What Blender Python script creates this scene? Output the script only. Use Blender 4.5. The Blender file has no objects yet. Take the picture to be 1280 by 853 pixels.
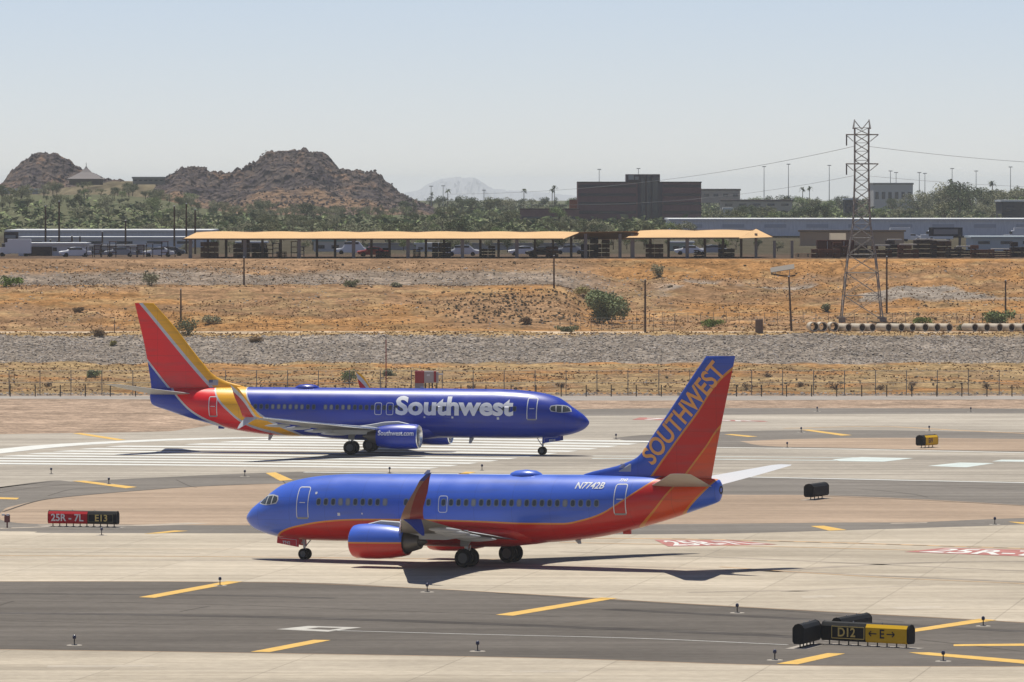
import bpy, bmesh, math, random
import numpy as np
from mathutils import Vector, Matrix, Euler
R = math.radians
random.seed(7); rng = np.random.default_rng(7)
scene = bpy.context.scene
col = scene.collection

# ---------------------------------------------------------------- camera, sky, sun, exposure
FOC, CAMH, HORZ = 8300.0, 22.75, 232.0           # focal length in pixels of a 1280 wide frame
PITCH = math.atan((426.5 - HORZ) / FOC)
cam_d = bpy.data.cameras.new('camera'); cam = bpy.data.objects.new('camera', cam_d); col.objects.link(cam)
cam.location = (0, 0, CAMH); cam.rotation_euler = (math.pi/2 - PITCH, 0, 0)
cam_d.sensor_width = 36; cam_d.lens = 36 * FOC / 1280; cam_d.clip_start = 1; cam_d.clip_end = 60000
scene.camera = cam
SUN = Vector((-0.13, 0.30, 1.0)).normalized()
world = bpy.data.worlds.new('World'); scene.world = world; world.use_nodes = True
wn = world.node_tree; bg = wn.nodes['Background']
sky = wn.nodes.new('ShaderNodeTexSky'); sky.sky_type = 'NISHITA'; sky.sun_disc = False
sky.sun_elevation = math.asin(SUN.z); sky.sun_rotation = math.atan2(SUN.x, SUN.y)
sky.air_density = 0.55; sky.dust_density = 0.1; sky.ozone_density = 1.0; sky.altitude = 0
tint = wn.nodes.new('ShaderNodeMix'); tint.data_type = 'RGBA'; tint.blend_type = 'MULTIPLY'; tint.inputs[0].default_value = 1; tint.inputs[7].default_value = (1.085, .99, 1.045, 1)
wn.links.new(sky.outputs[0], tint.inputs[6]); wn.links.new(tint.outputs[2], bg.inputs[0]); bg.inputs[1].default_value = 0.070
sun_d = bpy.data.lights.new('sun', 'SUN'); sun_d.energy = 4.1; sun_d.angle = R(0.53); sun_d.color = (1, .955, .845)
sun = bpy.data.objects.new('sun', sun_d); col.objects.link(sun)
sun.rotation_euler = (-SUN).to_track_quat('-Z', 'Y').to_euler()
scene.view_settings.view_transform = 'Standard'; scene.view_settings.look = 'None'
scene.view_settings.exposure = 0.48; scene.view_settings.gamma = 1.0
scene.cycles.volume_bounces = 3; scene.cycles.max_bounces = 8
scene.cycles.transparent_max_bounces = 16

# ---------------------------------------------------------------- helpers
def ground_xy(px, py, z=0.0):
    """where the sight line of a photo pixel meets a level surface at height z"""
    x = (px - 640) / FOC; y = -(py - 426.5) / FOC
    dy = math.cos(PITCH) + y * math.sin(PITCH); dz = -math.sin(PITCH) + y * math.cos(PITCH)
    t = (z - CAMH) / dz
    return x * t, dy * t
def y_of(D, z): return HORZ + FOC * (CAMH - z) / D
def x_at(px, D): return (px - 640) * D / FOC
def z_at(py, D): return CAMH - (py - HORZ) * D / FOC

_h = rng.random((256, 256))
def vnoise(x, y):
    x = np.asarray(x, float); y = np.asarray(y, float)
    xi = np.floor(x).astype(int); yi = np.floor(y).astype(int); fx = x - xi; fy = y - yi
    fx = fx*fx*(3-2*fx); fy = fy*fy*(3-2*fy)
    g = lambda a, b: _h[a & 255, b & 255]
    return (g(xi, yi)*(1-fx)+g(xi+1, yi)*fx)*(1-fy) + (g(xi, yi+1)*(1-fx)+g(xi+1, yi+1)*fx)*fy
def fbm(x, y, o=4):
    s = 0; a = .5
    for k in range(o): s = s + a*vnoise(np.asarray(x)*2**k + 17*k, np.asarray(y)*2**k + 31*k); a *= .5
    return s
def sstep(a, b, x): t = np.clip((np.asarray(x, float)-a)/(b-a), 0, 1); return t*t*(3-2*t)

MATS = {}
KA = .76                                          # overall reflectance level of the surfaces
def ka(c): return tuple(k*KA for k in c)
def mat(name, color, rough=.6, metal=0, noise=0, nscale=4, bump=0, bscale=None, coat=0, spec=None, stretch=None):
    if name in MATS: return MATS[name]
    color = ka(color) if not metal else color
    m = bpy.data.materials.new(name); m.use_nodes = True; nt = m.node_tree; b = nt.nodes['Principled BSDF']
    b.inputs['Base Color'].default_value = (*color, 1); b.inputs['Roughness'].default_value = rough
    b.inputs['Metallic'].default_value = metal
    if coat: b.inputs['Coat Weight'].default_value = coat; b.inputs['Coat Roughness'].default_value = .12
    if spec is None and rough >= .8: spec = .03
    if spec is not None: b.inputs['Specular IOR Level'].default_value = spec
    if noise or bump:
        tc = nt.nodes.new('ShaderNodeTexCoord'); mp = nt.nodes.new('ShaderNodeMapping')
        if stretch: mp.inputs['Scale'].default_value = stretch
        nt.links.new(tc.outputs['Object'], mp.inputs[0])
        nz = nt.nodes.new('ShaderNodeTexNoise'); nz.inputs['Scale'].default_value = nscale; nz.inputs['Detail'].default_value = 5
        nt.links.new(mp.outputs[0], nz.inputs[0])
        if noise:
            mr = nt.nodes.new('ShaderNodeMapRange'); mr.inputs[1].default_value = .3; mr.inputs[2].default_value = .7
            mr.inputs[3].default_value = 1-noise; mr.inputs[4].default_value = 1+noise
            nt.links.new(nz.outputs[0], mr.inputs[0])
            mx = nt.nodes.new('ShaderNodeMix'); mx.data_type = 'RGBA'; mx.blend_type = 'MULTIPLY'; mx.inputs[0].default_value = 1
            mx.inputs[6].default_value = (*color, 1); nt.links.new(mr.outputs[0], mx.inputs[7]); nt.links.new(mx.outputs[2], b.inputs['Base Color'])
        if bump:
            bp = nt.nodes.new('ShaderNodeBump'); bp.inputs['Strength'].default_value = bump
            nt.links.new(nz.outputs[0], bp.inputs['Height']); nt.links.new(bp.outputs[0], b.inputs['Normal'])
    MATS[name] = m; return m

def leaf_mat(name, c1, c2):
    if name in MATS: return MATS[name]
    m = bpy.data.materials.new(name); m.use_nodes = True; nt = m.node_tree; b = nt.nodes['Principled BSDF']
    b.inputs['Roughness'].default_value = .75; b.inputs['Specular IOR Level'].default_value = .15; c1 = ka(tuple(k*1.12 for k in c1)); c2 = ka(tuple(k*1.12 for k in c2))
    tc = nt.nodes.new('ShaderNodeTexCoord'); nz = nt.nodes.new('ShaderNodeTexNoise'); nz.inputs['Scale'].default_value = 2.5
    nt.links.new(tc.outputs['Object'], nz.inputs[0])
    oi = nt.nodes.new('ShaderNodeObjectInfo')
    mt = nt.nodes.new('ShaderNodeMath'); mt.operation = 'MULTIPLY_ADD'; mt.inputs[1].default_value = .6; nt.links.new(oi.outputs['Random'], mt.inputs[0])
    mr = nt.nodes.new('ShaderNodeMapRange'); mr.inputs[1].default_value = .35; mr.inputs[2].default_value = .65; mr.inputs[3].default_value = 0; mr.inputs[4].default_value = .5
    nt.links.new(nz.outputs[0], mr.inputs[0]); nt.links.new(mr.outputs[0], mt.inputs[2])
    cr = nt.nodes.new('ShaderNodeMix'); cr.data_type = 'RGBA'; cr.inputs[6].default_value = (*c1, 1); cr.inputs[7].default_value = (*c2, 1)
    nt.links.new(mt.outputs[0], cr.inputs[0]); nt.links.new(cr.outputs[2], b.inputs['Base Color'])
    MATS[name] = m; return m

class MB:
    def __init__(s): s.v = []; s.f = []; s.m = []
    def add(s, vs, fs, mi=0):
        o = len(s.v); s.v += [tuple(v) for v in vs]; s.f += [tuple(i+o for i in f) for f in fs]; s.m += [mi]*len(fs); return s
    def box(s, c, size, rz=0, mi=0, M=None):
        x, y, z = [k/2 for k in size]; vs = [Vector((a*x, b*y, d*z)) for d in (-1, 1) for b in (-1, 1) for a in (-1, 1)]
        rot = M if M is not None else Matrix.Rotation(rz, 3, 'Z')
        vs = [rot @ v + Vector(c) for v in vs]
        return s.add(vs, [(0,2,3,1),(4,5,7,6),(0,1,5,4),(2,6,7,3),(0,4,6,2),(1,3,7,5)], mi)
    def tube(s, p0, p1, r0, r1=None, n=8, mi=0, cap=True):
        r1 = r0 if r1 is None else r1; p0 = Vector(p0); p1 = Vector(p1); d = (p1-p0)
        if d.length < 1e-6: return s
        q = d.to_track_quat('Z', 'Y'); vs = []
        for p, r in ((p0, r0), (p1, r1)):
            for k in range(n): a = 2*math.pi*k/n; vs.append(p + q @ Vector((r*math.cos(a), r*math.sin(a), 0)))
        fs = [(k, (k+1) % n, n+(k+1) % n, n+k) for k in range(n)]
        if cap: fs += [tuple(range(n))[::-1], tuple(range(n, 2*n))]
        return s.add(vs, fs, mi)
    def loft(s, rings, closed=True, cap0=True, cap1=True, mi=0):
        n = len(rings[0]); vs = [v for r in rings for v in r]; fs = []
        for i in range(len(rings)-1):
            for k in range(n if closed else n-1):
                k2 = (k+1) % n; fs.append((i*n+k, i*n+k2, (i+1)*n+k2, (i+1)*n+k))
        if cap0: fs.append(tuple(range(n))[::-1])
        if cap1: fs.append(tuple(range((len(rings)-1)*n, len(rings)*n)))
        return s.add(vs, fs, mi)
    def lathe(s, prof, M, n=20, mi=0):
        """prof: (axial, radius); M maps local (z axial) to place"""
        rings = [[M @ Vector((r*math.cos(2*math.pi*k/n), r*math.sin(2*math.pi*k/n), a)) for k in range(n)] for a, r in prof]
        return s.loft(rings, True, True, True, mi)
    def mesh(s, name, mats, smooth=False):
        me = bpy.data.meshes.new(name); me.from_pydata(s.v, [], s.f)
        for m in (mats if isinstance(mats, (list, tuple)) else [mats]): me.materials.append(m)
        if len(me.polygons): me.polygons.foreach_set('material_index', s.m)
        bm = bmesh.new(); bm.from_mesh(me); bmesh.ops.recalc_face_normals(bm, faces=bm.faces); bm.to_mesh(me); bm.free()
        if smooth: smooth_mesh(me, smooth if isinstance(smooth, float) else 40)
        return me
    def build(s, name, mats, parent=None, smooth=False, loc=None):
        return link(name, s.mesh(name, mats, smooth), parent, loc)
def smooth_mesh(me, ang=40):
    me.polygons.foreach_set('use_smooth', [True]*len(me.polygons))
    bm = bmesh.new(); bm.from_mesh(me)
    for e in bm.edges:
        if len(e.link_faces) == 2 and e.calc_face_angle(0) > R(ang): e.smooth = False
    bm.to_mesh(me); bm.free()
def link(name, me, parent=None, loc=None):
    o = bpy.data.objects.new(name, me); col.objects.link(o)
    if parent: o.parent = parent
    if loc: o.location = loc
    return o
def tag(o, label=None, cat=None, group=None, kind=None):
    if label: o['label'] = label
    if cat: o['category'] = cat
    if group: o['group'] = group
    if kind: o['kind'] = kind
    return o
def thing(name, label, cat, loc=(0,0,0), rz=0, group=None, ry=0, scale=1):
    o = bpy.data.objects.new(name, None); col.objects.link(o); o.location = loc; o.rotation_euler = (0, ry, rz)
    o.scale = (scale,)*3; o.empty_display_size = .3
    return tag(o, label, cat, group)
def copy_tree(o, parent=None):
    c = o.copy(); col.objects.link(c)
    if parent: c.parent = parent
    for ch in [x for x in list(col.objects) if x.parent == o]: copy_tree(ch, c)
    return c
def wheel_mb(r, w, mb, M, mi=0):
    h = w/2
    mb.lathe([(-h*.7, r*.55), (-h, r*.72), (-h*.9, r*.9), (-h*.5, r*.99), (0, r), (h*.5, r*.99), (h*.9, r*.9), (h, r*.72), (h*.7, r*.55)], M, 28, mi)

# ---------------------------------------------------------------- terrain
def foothill(px, D):
    return 7.0*(1-sstep(140, 330, px))*sstep(1350, 2300, D)*(1+.25*(fbm(px/40, D/200)-.5))
P1 = ([0, 718, 724, 800, 806, 822, 830, 836, 843, 847, 888, 893, 912, 945, 949, 3500, 6000, 12000, 26000],
      [0, 0, .3, 1.26, 1.9, 4.1, 4.25, 4.25, 4.2, 4.5, 8.95, 9.1, 9.0, 12.1, 12.3, 12.3, 9, -10, -95])
P2 = ([0, 718, 724, 800, 806, 822, 830, 836, 843, 870, 900, 928, 945, 949, 3500, 6000, 12000, 26000],
      [0, 0, .3, 1.26, 1.9, 4.1, 4.25, 4.25, 4.2, 4.7, 5.9, 9.6, 12.1, 12.3, 12.3, 9, -10, -95])
def terr(X, D):
    X = np.asarray(X, float); D = np.asarray(D, float)
    px = 640 + FOC*X/np.maximum(D, 1)
    Dw = D + 5*(fbm(X/40+3, D/60)-.47)*sstep(795, 802, D)*(1-sstep(826, 834, D))*1.2 + 9*(fbm(X/22+9, D/40)-.47)*sstep(850, 870, D)*(1-sstep(925, 944, D))
    m = 1-sstep(690, 765, px)
    z = m*np.interp(Dw, *P1) + (1-m)*np.interp(Dw, *P2)
    rough = sstep(722, 730, D)*(1-sstep(833, 835, D)) + sstep(842, 850, D)*(1-sstep(940, 948, D))
    z = z + rough*(.75*(fbm(X/6, D/6)-.47) + .5*(fbm(X/1.7, D/1.7, 3)-.44))
    gul = sstep(905, 925, D)*(1-sstep(938, 946, D))*(1-m)
    z = z - gul*.9*np.abs(fbm(X/5+40, D/30)-.47)*2
    z = z + foothill(px, D)
    return z
def march(px, py):
    for D in np.concatenate([np.arange(700, 960, .5), np.arange(960, 3400, 4)]):
        X = x_at(px, D); z = float(terr(X, D))
        if y_of(D, z) <= py: return X, D, z
    X = x_at(px, 3000); return X, 3000, float(terr(X, 3000))

u = np.concatenate([np.linspace(-1.2, -.1, 22)[:-1], np.linspace(-.1, .1, 300), np.linspace(.1, 1.2, 22)[1:]])
Ds = np.concatenate([np.linspace(-200, 700, 24), np.linspace(702, 716, 4), np.arange(717, 952, .62), np.linspace(955, 2600, 90), np.linspace(2650, 6000, 30), np.linspace(6500, 26000, 30)])
U, DD = np.meshgrid(u, Ds); XX = U*np.maximum(DD, 300); ZZ = terr(XX, DD)
ny, nx = XX.shape
gm = bpy.data.meshes.new('ground'); idx = np.arange(ny*nx).reshape(ny, nx)
gm.from_pydata(np.stack([XX, DD, ZZ], -1).reshape(-1, 3).tolist(), [], np.stack([idx[:-1,:-1], idx[:-1,1:], idx[1:,1:], idx[1:,:-1]], -1).reshape(-1, 4).tolist())
gm.polygons.foreach_set('use_smooth', [True]*len(gm.polygons))
# what the soil is made of, zone by zone
PX = 640 + FOC*XX/np.maximum(DD, 1)
DIRT = np.array([.385, .285, .215]); ORG = np.array([.365, .195, .080]); TAN = np.array([.36, .25, .13]); ROCK = np.array([.27, .23, .195])
ROAD = np.array([.60, .47, .34]); BRN = np.array([.27, .17, .10]); YARD = np.array([.12, .085, .065]); VEG = np.array([.12, .125, .075])
C = np.zeros((ny, nx, 3)); C[:] = DIRT
def lay(mask, c):
    global C
    C = C*(1-mask[..., None]) + mask[..., None]*c
n1 = fbm(XX/12, DD/9); n2 = fbm(XX/3+7, DD/3+5); n3 = fbm(XX/30+70, DD/14+9)
ed = (n1-.47)*10
lay(sstep(719, 721, DD), TAN); lay(sstep(.44, .6, n1)*sstep(719, 721, DD), ORG); lay(sstep(.5, .62, n2)*sstep(719, 721, DD)*.6, BRN)
lay(sstep(799, 802, DD+ed*.4), ROCK)
left = 1-sstep(560, 1000, PX)
lay(sstep(821, 825, DD+ed*.5), TAN*.9+ORG*.1); lay(sstep(832, 834, DD), ROAD); lay(sstep(842.5, 844, DD), ORG)
lay(sstep(.42, .56, n3)*sstep(843, 846, DD)*.8, BRN); lay(sstep(.52, .6, n2)*sstep(843, 846, DD)*.5, TAN)
lay(sstep(480, 600, PX)*(1-sstep(700, 740, PX))*sstep(845, 850, DD)*(1-sstep(875, 888, DD))*.75, BRN*1.15)
lay((1-sstep(690, 800, PX))*sstep(908, 914, DD)*(1-sstep(926, 936, DD+ed*1.5)), ROCK*.75+BRN*.25)
lay((1-sstep(690, 800, PX))*sstep(930, 936, DD+ed), BRN*1.05)
pt = sstep(.55, .6, fbm(XX/9+33, DD/12+4))*sstep(800, 860, PX)*sstep(905, 910, DD)*(1-sstep(922, 928, DD))
lay(pt, ROCK*1.2)
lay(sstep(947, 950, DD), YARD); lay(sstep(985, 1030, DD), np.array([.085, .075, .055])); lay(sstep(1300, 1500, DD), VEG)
C *= KA
A = np.concatenate([C, np.ones((ny, nx, 1))], -1).reshape(-1).astype(np.float32)
at = gm.color_attributes.new('soil', 'FLOAT_COLOR', 'POINT'); at.data.foreach_set('color', A)
def soil_material():
    m = bpy.data.materials.new('soil'); m.use_nodes = True; nt = m.node_tree; b = nt.nodes['Principled BSDF']; L = nt.links.new
    b.inputs['Roughness'].default_value = 1; b.inputs['Specular IOR Level'].default_value = 0
    a = nt.nodes.new('ShaderNodeAttribute'); a.attribute_name = 'soil'; tc = nt.nodes.new('ShaderNodeTexCoord')
    out = a.outputs['Color']
    for sc, lo, hi, st in ((.9, .7, 1.27, (1, 1, 1)), (.25, .78, 1.2, (1, 1, 1)), (.05, .85, 1.15, (.35, 2.2, 1)), (3.0, .72, 1.25, (1, 1, 1))):
        mp = nt.nodes.new('ShaderNodeMapping'); mp.inputs['Scale'].default_value = st; L(tc.outputs['Object'], mp.inputs[0])
        n = nt.nodes.new('ShaderNodeTexNoise'); n.inputs['Scale'].default_value = sc; n.inputs['Detail'].default_value = 4; L(mp.outputs[0], n.inputs[0])
        r = nt.nodes.new('ShaderNodeMapRange'); r.inputs[1].default_value = .35; r.inputs[2].default_value = .65; r.inputs[3].default_value = lo; r.inputs[4].default_value = hi; L(n.outputs[0], r.inputs[0])
        x = nt.nodes.new('ShaderNodeMix'); x.data_type = 'RGBA'; x.blend_type = 'MULTIPLY'; x.inputs[0].default_value = 1; L(out, x.inputs[6]); L(r.outputs[0], x.inputs[7]); out = x.outputs[2]
    L(out, b.inputs['Base Color']); return m
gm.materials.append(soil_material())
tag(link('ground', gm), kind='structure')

# ---------------------------------------------------------------- airfield surfaces
def paved_mat(name, c, lo, hi, joint=0, streak=.35, jc=.75):
    m = bpy.data.materials.new(name); m.use_nodes = True; nt = m.node_tree; b = nt.nodes['Principled BSDF']; L = nt.links.new
    b.inputs['Roughness'].default_value = 1; b.inputs['Specular IOR Level'].default_value = .02
    tc = nt.nodes.new('ShaderNodeTexCoord'); out = None
    rgb = nt.nodes.new('ShaderNodeRGB'); rgb.outputs[0].default_value = (*ka(c), 1); out = rgb.outputs[0]
    for sc, l, h, st, rz in ((.35, lo, hi, (.12, 1.1, 1), .07), (.05, lo, hi, (1, 2, 1), -.1), (.018, lo, hi, (1, 1, 1), .3), (.8, (1+lo)/2, (1+hi)/2, (1, 1, 1), 0), (2.2, .95, 1.05, (1, 1, 1), 0), (.6, 1-(1-lo)*streak*2, 1.02, (.03, 2.2, 1), -.12)):
        mp = nt.nodes.new('ShaderNodeMapping'); mp.inputs['Scale'].default_value = st; mp.inputs['Rotation'].default_value = (0, 0, rz); L(tc.outputs['Object'], mp.inputs[0])
        n = nt.nodes.new('ShaderNodeTexNoise'); n.inputs['Scale'].default_value = sc; n.inputs['Detail'].default_value = 4; L(mp.outputs[0], n.inputs[0])
        r = nt.nodes.new('ShaderNodeMapRange'); r.inputs[1].default_value = .38; r.inputs[2].default_value = .64; r.inputs[3].default_value = l; r.inputs[4].default_value = h; L(n.outputs[0], r.inputs[0])
        x = nt.nodes.new('ShaderNodeMix'); x.data_type = 'RGBA'; x.blend_type = 'MULTIPLY'; x.inputs[0].default_value = 1; L(out, x.inputs[6]); L(r.outputs[0], x.inputs[7]); out = x.outputs[2]
    if joint:
        mp = nt.nodes.new('ShaderNodeMapping'); mp.inputs['Rotation'].default_value = (0, 0, .16); L(tc.outputs['Object'], mp.inputs[0])
        bt = nt.nodes.new('ShaderNodeTexBrick'); bt.offset = 0; bt.inputs['Scale'].default_value = 1; bt.inputs['Brick Width'].default_value = joint; bt.inputs['Row Height'].default_value = joint
        bt.inputs['Mortar Size'].default_value = .05; bt.inputs['Mortar Smooth'].default_value = .3
        bt.inputs['Color1'].default_value = (1, 1, 1, 1); bt.inputs['Color2'].default_value = (.91, .905, .895, 1); bt.inputs['Mortar'].default_value = (jc, jc, jc, 1)
        L(mp.outputs[0], bt.inputs[0])
        x = nt.nodes.new('ShaderNodeMix'); x.data_type = 'RGBA'; x.blend_type = 'MULTIPLY'; x.inputs[0].default_value = 1; L(out, x.inputs[6]); L(bt.outputs[0], x.inputs[7]); out = x.outputs[2]
    L(out, b.inputs['Base Color']); return m
CONC = paved_mat('concrete', (.60, .525, .425), .88, 1.06, 7.6); CONR = paved_mat('runway_concrete', (.50, .45, .385), .86, 1.07, 0)
ASPH = paved_mat('asphalt', (.162, .145, .130), .90, 1.08, 0, .3); ASPL = paved_mat('worn_asphalt', (.225, .205, .185), .9, 1.08, 0, .3)
GDIRT = paved_mat('infield_dirt', (.42, .32, .24), .91, 1.09, 0, .25); PALE = paved_mat('pale_silt', (.5, .43, .36), .85, 1.1)
WPAINT = mat('white_paint', (.72, .72, .68), .7, noise=.1, nscale=.8); YPAINT = mat('yellow_paint', (.72, .43, .07), .7, noise=.14, nscale=1.5)
OPAINT = mat('faded_orange_paint', (.62, .42, .25), .8, noise=.15, nscale=.7); RPAINT = mat('red_paint', (.46, .21, .19), .8, noise=.3, nscale=1.2)
KPAINT = mat('black_paint', (.2, .18, .16), .8); BPAINT = mat('blue_white_paint', (.62, .68, .66), .8, noise=.12, nscale=.5)
def flat(name, pts, m, layer, kind='structure', sub=0):
    z = .004*layer; g = [ground_xy(x, y) for x, y in pts]
    me = bpy.data.meshes.new(name); bm = bmesh.new(); vs = [bm.verts.new((x, y, z)) for x, y in g]
    f = bm.faces.new(vs); 
    if f.calc_area() > 0:
        f.normal_update()
        if f.normal.z < 0: f.normal_flip()
    bmesh.ops.triangulate(bm, faces=bm.faces[:], ngon_method='EAR_CLIP'); bm.to_mesh(me); bm.free(); me.materials.append(m)
    return tag(link(name, me), kind=kind)
def smooth_line(pts, n=6):
    """Catmull-Rom through pixel points"""
    p = [np.array(q, float) for q in pts]; p = [2*p[0]-p[1]] + p + [2*p[-1]-p[-2]]; out = []
    for i in range(1, len(p)-2):
        for k in range(n):
            t = k/n; a, b, c, d = p[i-1:i+3]
            out.append(tuple(.5*((2*b)+(-a+c)*t+(2*a-5*b+4*c-d)*t*t+(-a+3*b-3*c+d)*t**3)))
    out.append(tuple(p[-2])); return out
def stripe(name, pts, w, m, layer, parent=None):
    """a painted line of real width w along ground points given by pixels"""
    g = [Vector(ground_xy(x, y)) for x, y in pts]; mb = MB(); L_, R_ = [], []
    for i, p in enumerate(g):
        d = (g[min(i+1, len(g)-1)] - g[max(i-1, 0)]).normalized(); n = Vector((-d.y, d.x))*w/2
        L_.append((p.x+n.x, p.y+n.y, .004*layer)); R_.append((p.x-n.x, p.y-n.y, .004*layer))
    n = len(g); mb.add(L_+R_, [(i, i+1, n+i+1, n+i) for i in range(n-1)])
    return tag(mb.build(name, m), kind='structure')

# taxiway shoulder and infield between near taxiway and runway
r1_near = smooth_line([(-500, 690), (0, 609), (100, 602), (200, 597), (310, 592), (420, 589.8), (640, 592.3), (880, 594.8), (1280, 603), (1800, 614)])
c2_far = smooth_line([(-500, 664), (0, 664.3), (60, 666.5), (300, 667), (600, 668), (850, 668), (1030, 664), (1280, 656), (1800, 638)])
a1_top = smooth_line([(-500, 727), (0, 727), (280, 727.3), (400, 729), (500, 734), (700, 745), (900, 757), (1280, 778), (1800, 808)])
c1_top = smooth_line([(-500, 809), (0, 812), (640, 822), (980, 832), (1280, 833.5), (1800, 835)])
flat('shoulder_asphalt', r1_near + c2_far[::-1], ASPL, 1)
flat('infield', smooth_line([(-3, 646), (2, 640), (12, 634), (50, 626), (110, 619), (170, 614), (240, 609), (330, 605), (420, 604), (600, 608), (880, 618), (1000, 619), (1100, 622), (1200, 627), (1280, 632), (1500, 646), (1280, 648), (1150, 653), (1050, 653.5), (900, 655), (600, 657), (300, 657), (150, 656), (40, 655), (4, 651), (-3, 646)])[:-1], GDIRT, 2)
flat('taxiway', c2_far + a1_top[::-1], CONC, 1)
flat('taxiway_asphalt', a1_top + c1_top[::-1], ASPH, 1)
flat('apron', c1_top + [(1800, 1400), (-500, 1400)], CONC, 1)
r1_far = smooth_line([(-500, 552), (0, 543), (190, 540), (230, 537), (290, 529), (400, 522), (740, 520), (1000, 518), (1280, 517), (1800, 515)])
flat('runway', r1_far + r1_near[::-1], CONR, 1)
isl = smooth_line([(765, 548), (800, 544.5), (860, 542), (950, 538.5), (1100, 538), (1280, 540.5), (1700, 542)]) + smooth_line([(1700, 572), (1280, 565.3), (1060, 561), (950, 559.5), (860, 558), (800, 553.5), (765, 548)])[:-1]
flat('island_asphalt', isl, ASPL, 2)
flat('island_soil', smooth_line([(925, 552), (1000, 549), (1120, 547.6), (1280, 549), (1700, 552)]) + smooth_line([(1700, 570), (1280, 564.4), (1060, 560.3), (960, 558), (925, 552)])[:-1], GDIRT, 3)
flat('far_asphalt', smooth_line([(640, 514), (780, 511), (1000, 510.5), (1280, 511), (1800, 512)]) + r1_far[::-1][:19] + [(640, 520)], ASPL, 2)
flat('perimeter_road', [(-500, 494.5), (300, 494.8), (800, 493), (1280, 491.5), (1800, 490), (1800, 498), (1280, 499.5), (800, 501), (300, 500), (0, 498.5), (-500, 498)], mat('road_grey', (.36, .325, .295), .9, noise=.12, nscale=.2), 1)
flat('runway_wheel_lane', [(560, 566), (900, 566), (1280, 571), (1800, 579), (1800, 597), (1280, 588), (900, 581), (640, 583)], paved_mat('rubbered_concrete', (.44, .395, .34), .86, 1.08), 2)
for px0, px1, py, w in ((50, 265, 655.6, .25), (415, 445, 657, .3)): pass
flat('silt_streak', [(46, 656.5), (120, 656.2), (160, 657), (200, 655.4), (235, 653.6), (262, 654.6), (228, 656.6), (180, 658), (120, 657.6), (50, 657.3)], PALE, 3)
flat('silt_patch', [(1115, 654.3), (1160, 653.2), (1158, 654.4), (1112, 655.2)], PALE, 3)
flat('silt_line', [(0, 660.5), (60, 658.4), (120, 659), (60, 659.2), (0, 661.5)], PALE, 3)
RUBM = paved_mat('rubber_smear', (.475, .415, .345), .82, 1.1); PATCH = paved_mat('concrete_patch', (.60, .53, .44), .9, 1.05); OLDA = paved_mat('old_asphalt', (.135, .123, .115), .8, 1.15)
for pts, w in ((((-300, 699), (0, 699.5), (300, 701), (640, 705), (900, 712), (1100, 720), (1500, 738)), 1.1), (((700, 690), (900, 697), (1100, 706), (1500, 724)), .8), (((-200, 690), (60, 690.5), (250, 692)), .6), (((960, 715), (1060, 708), (1180, 703), (1320, 702)), 1.2), (((980, 740), (1080, 735), (1160, 732)), .7), (((860, 741), (960, 739), (1010, 739.5)), .6)): stripe('rubber_smear', smooth_line(pts), w, RUBM, 2)
for pts, w in ((((-200, 765), (200, 769), (520, 777), (900, 792), (1000, 797)), 1.6), (((-100, 742), (240, 744), (420, 748)), .9), (((760, 762), (980, 773), (1280, 790)), 1.3)): stripe('old_seal', smooth_line(pts), w, OLDA, 2)
for q in ([(1110, 759), (1170, 757.5), (1186, 760), (1124, 762)], [(60, 832), (190, 831), (196, 833.5), (58, 835)], [(640, 838), (720, 838), (724, 840.6), (640, 841)], [(1000, 745), (1040, 744), (1046, 746.6), (1004, 748)]): flat('repair_patch', q, PATCH, 2)
# painted markings
YQ = [[(173.5,747),(193,747.8),(302.7,727.6),(284,726.9)], [(313,815.3),(337,815.7),(413.6,800.7),(392,800.3)], [(619.4,769),(641,770.2),(772,748.2),(752,747.4)],
 [(970.6,830.3),(997,831),(1056.5,817.5),(1034.7,816.9)], [(1140,787),(1140,791),(1245.6,775.6),(1223.8,774)], [(1192,806),(1300,804.8),(1300,807.8),(1192,808.2)],
 [(1136,816),(1152,818.7),(1300,832),(1300,827.3),(1161,816)], [(90,601.6),(105,601.3),(171.5,609.2),(157.5,610.8)], [(-30,621),(24,622.8),(21,624.8),(-30,623.5)],
 [(332,591.6),(344.4,590.8),(366,600.3),(350,601.5)], [(90.5,542),(101.7,541.6),(157.5,550.2),(146,550.8)], [(565.5,595),(582,590.2),(595,590.4),(578,595)],
 [(1013,658),(1030,657.6),(1058.7,662.9),(1036,663.7)], [(1260,652.5),(1300,654),(1300,656),(1275,655)], [(1001,537.6),(1011,537.4),(1065,544.3),(1052,545)], [(905,543.4),(915,543),(947,546),(935,546.6)],
 [(180,667.7),(199,667.2),(235.5,664),(218,663.5)]]
for q in YQ: flat('taxi_bar', q, YPAINT, 4)
for k in range(-4, 8):
    yl = 557.5+3.0*k+.6; xl = 141-11*3*k+ (0 if k>=0 else 26*k*-1*.9); yr = yl+6.4; xr = 688-(yr-568.7)*8.3
    if k < 0: xl = 200-40*k; yl += .2*-k
    t = 1.5 if k >= 0 else 1.6
    flat('threshold_bar', [(xl, yl), (xl+14, yl-t/2), ((xl+xr)/2, (yl+yr)/2-t/2-.6), (xr, yr-t/2), (xr-12, yr+t/2), ((xl+xr)/2, (yl+yr)/2+t/2-.6), (xl-10, yl+t/2)], WPAINT, 4)
flat('threshold_line', [(-60, 567), (0, 561.5), (40, 557.5), (75, 555.2), (150, 551.5), (210, 549), (270, 547.5), (370, 546.3), (370, 547.3), (270, 549.2), (210, 551.2), (150, 554), (100, 557), (60, 560.5), (30, 564), (0, 567.3), (-60, 573)], WPAINT, 5)
stripe('runway_edge_line', smooth_line([(380, 590.6), (640, 593.3), (880, 595.7), (1280, 603.8), (1800, 614)]), .95, WPAINT, 4)
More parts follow.
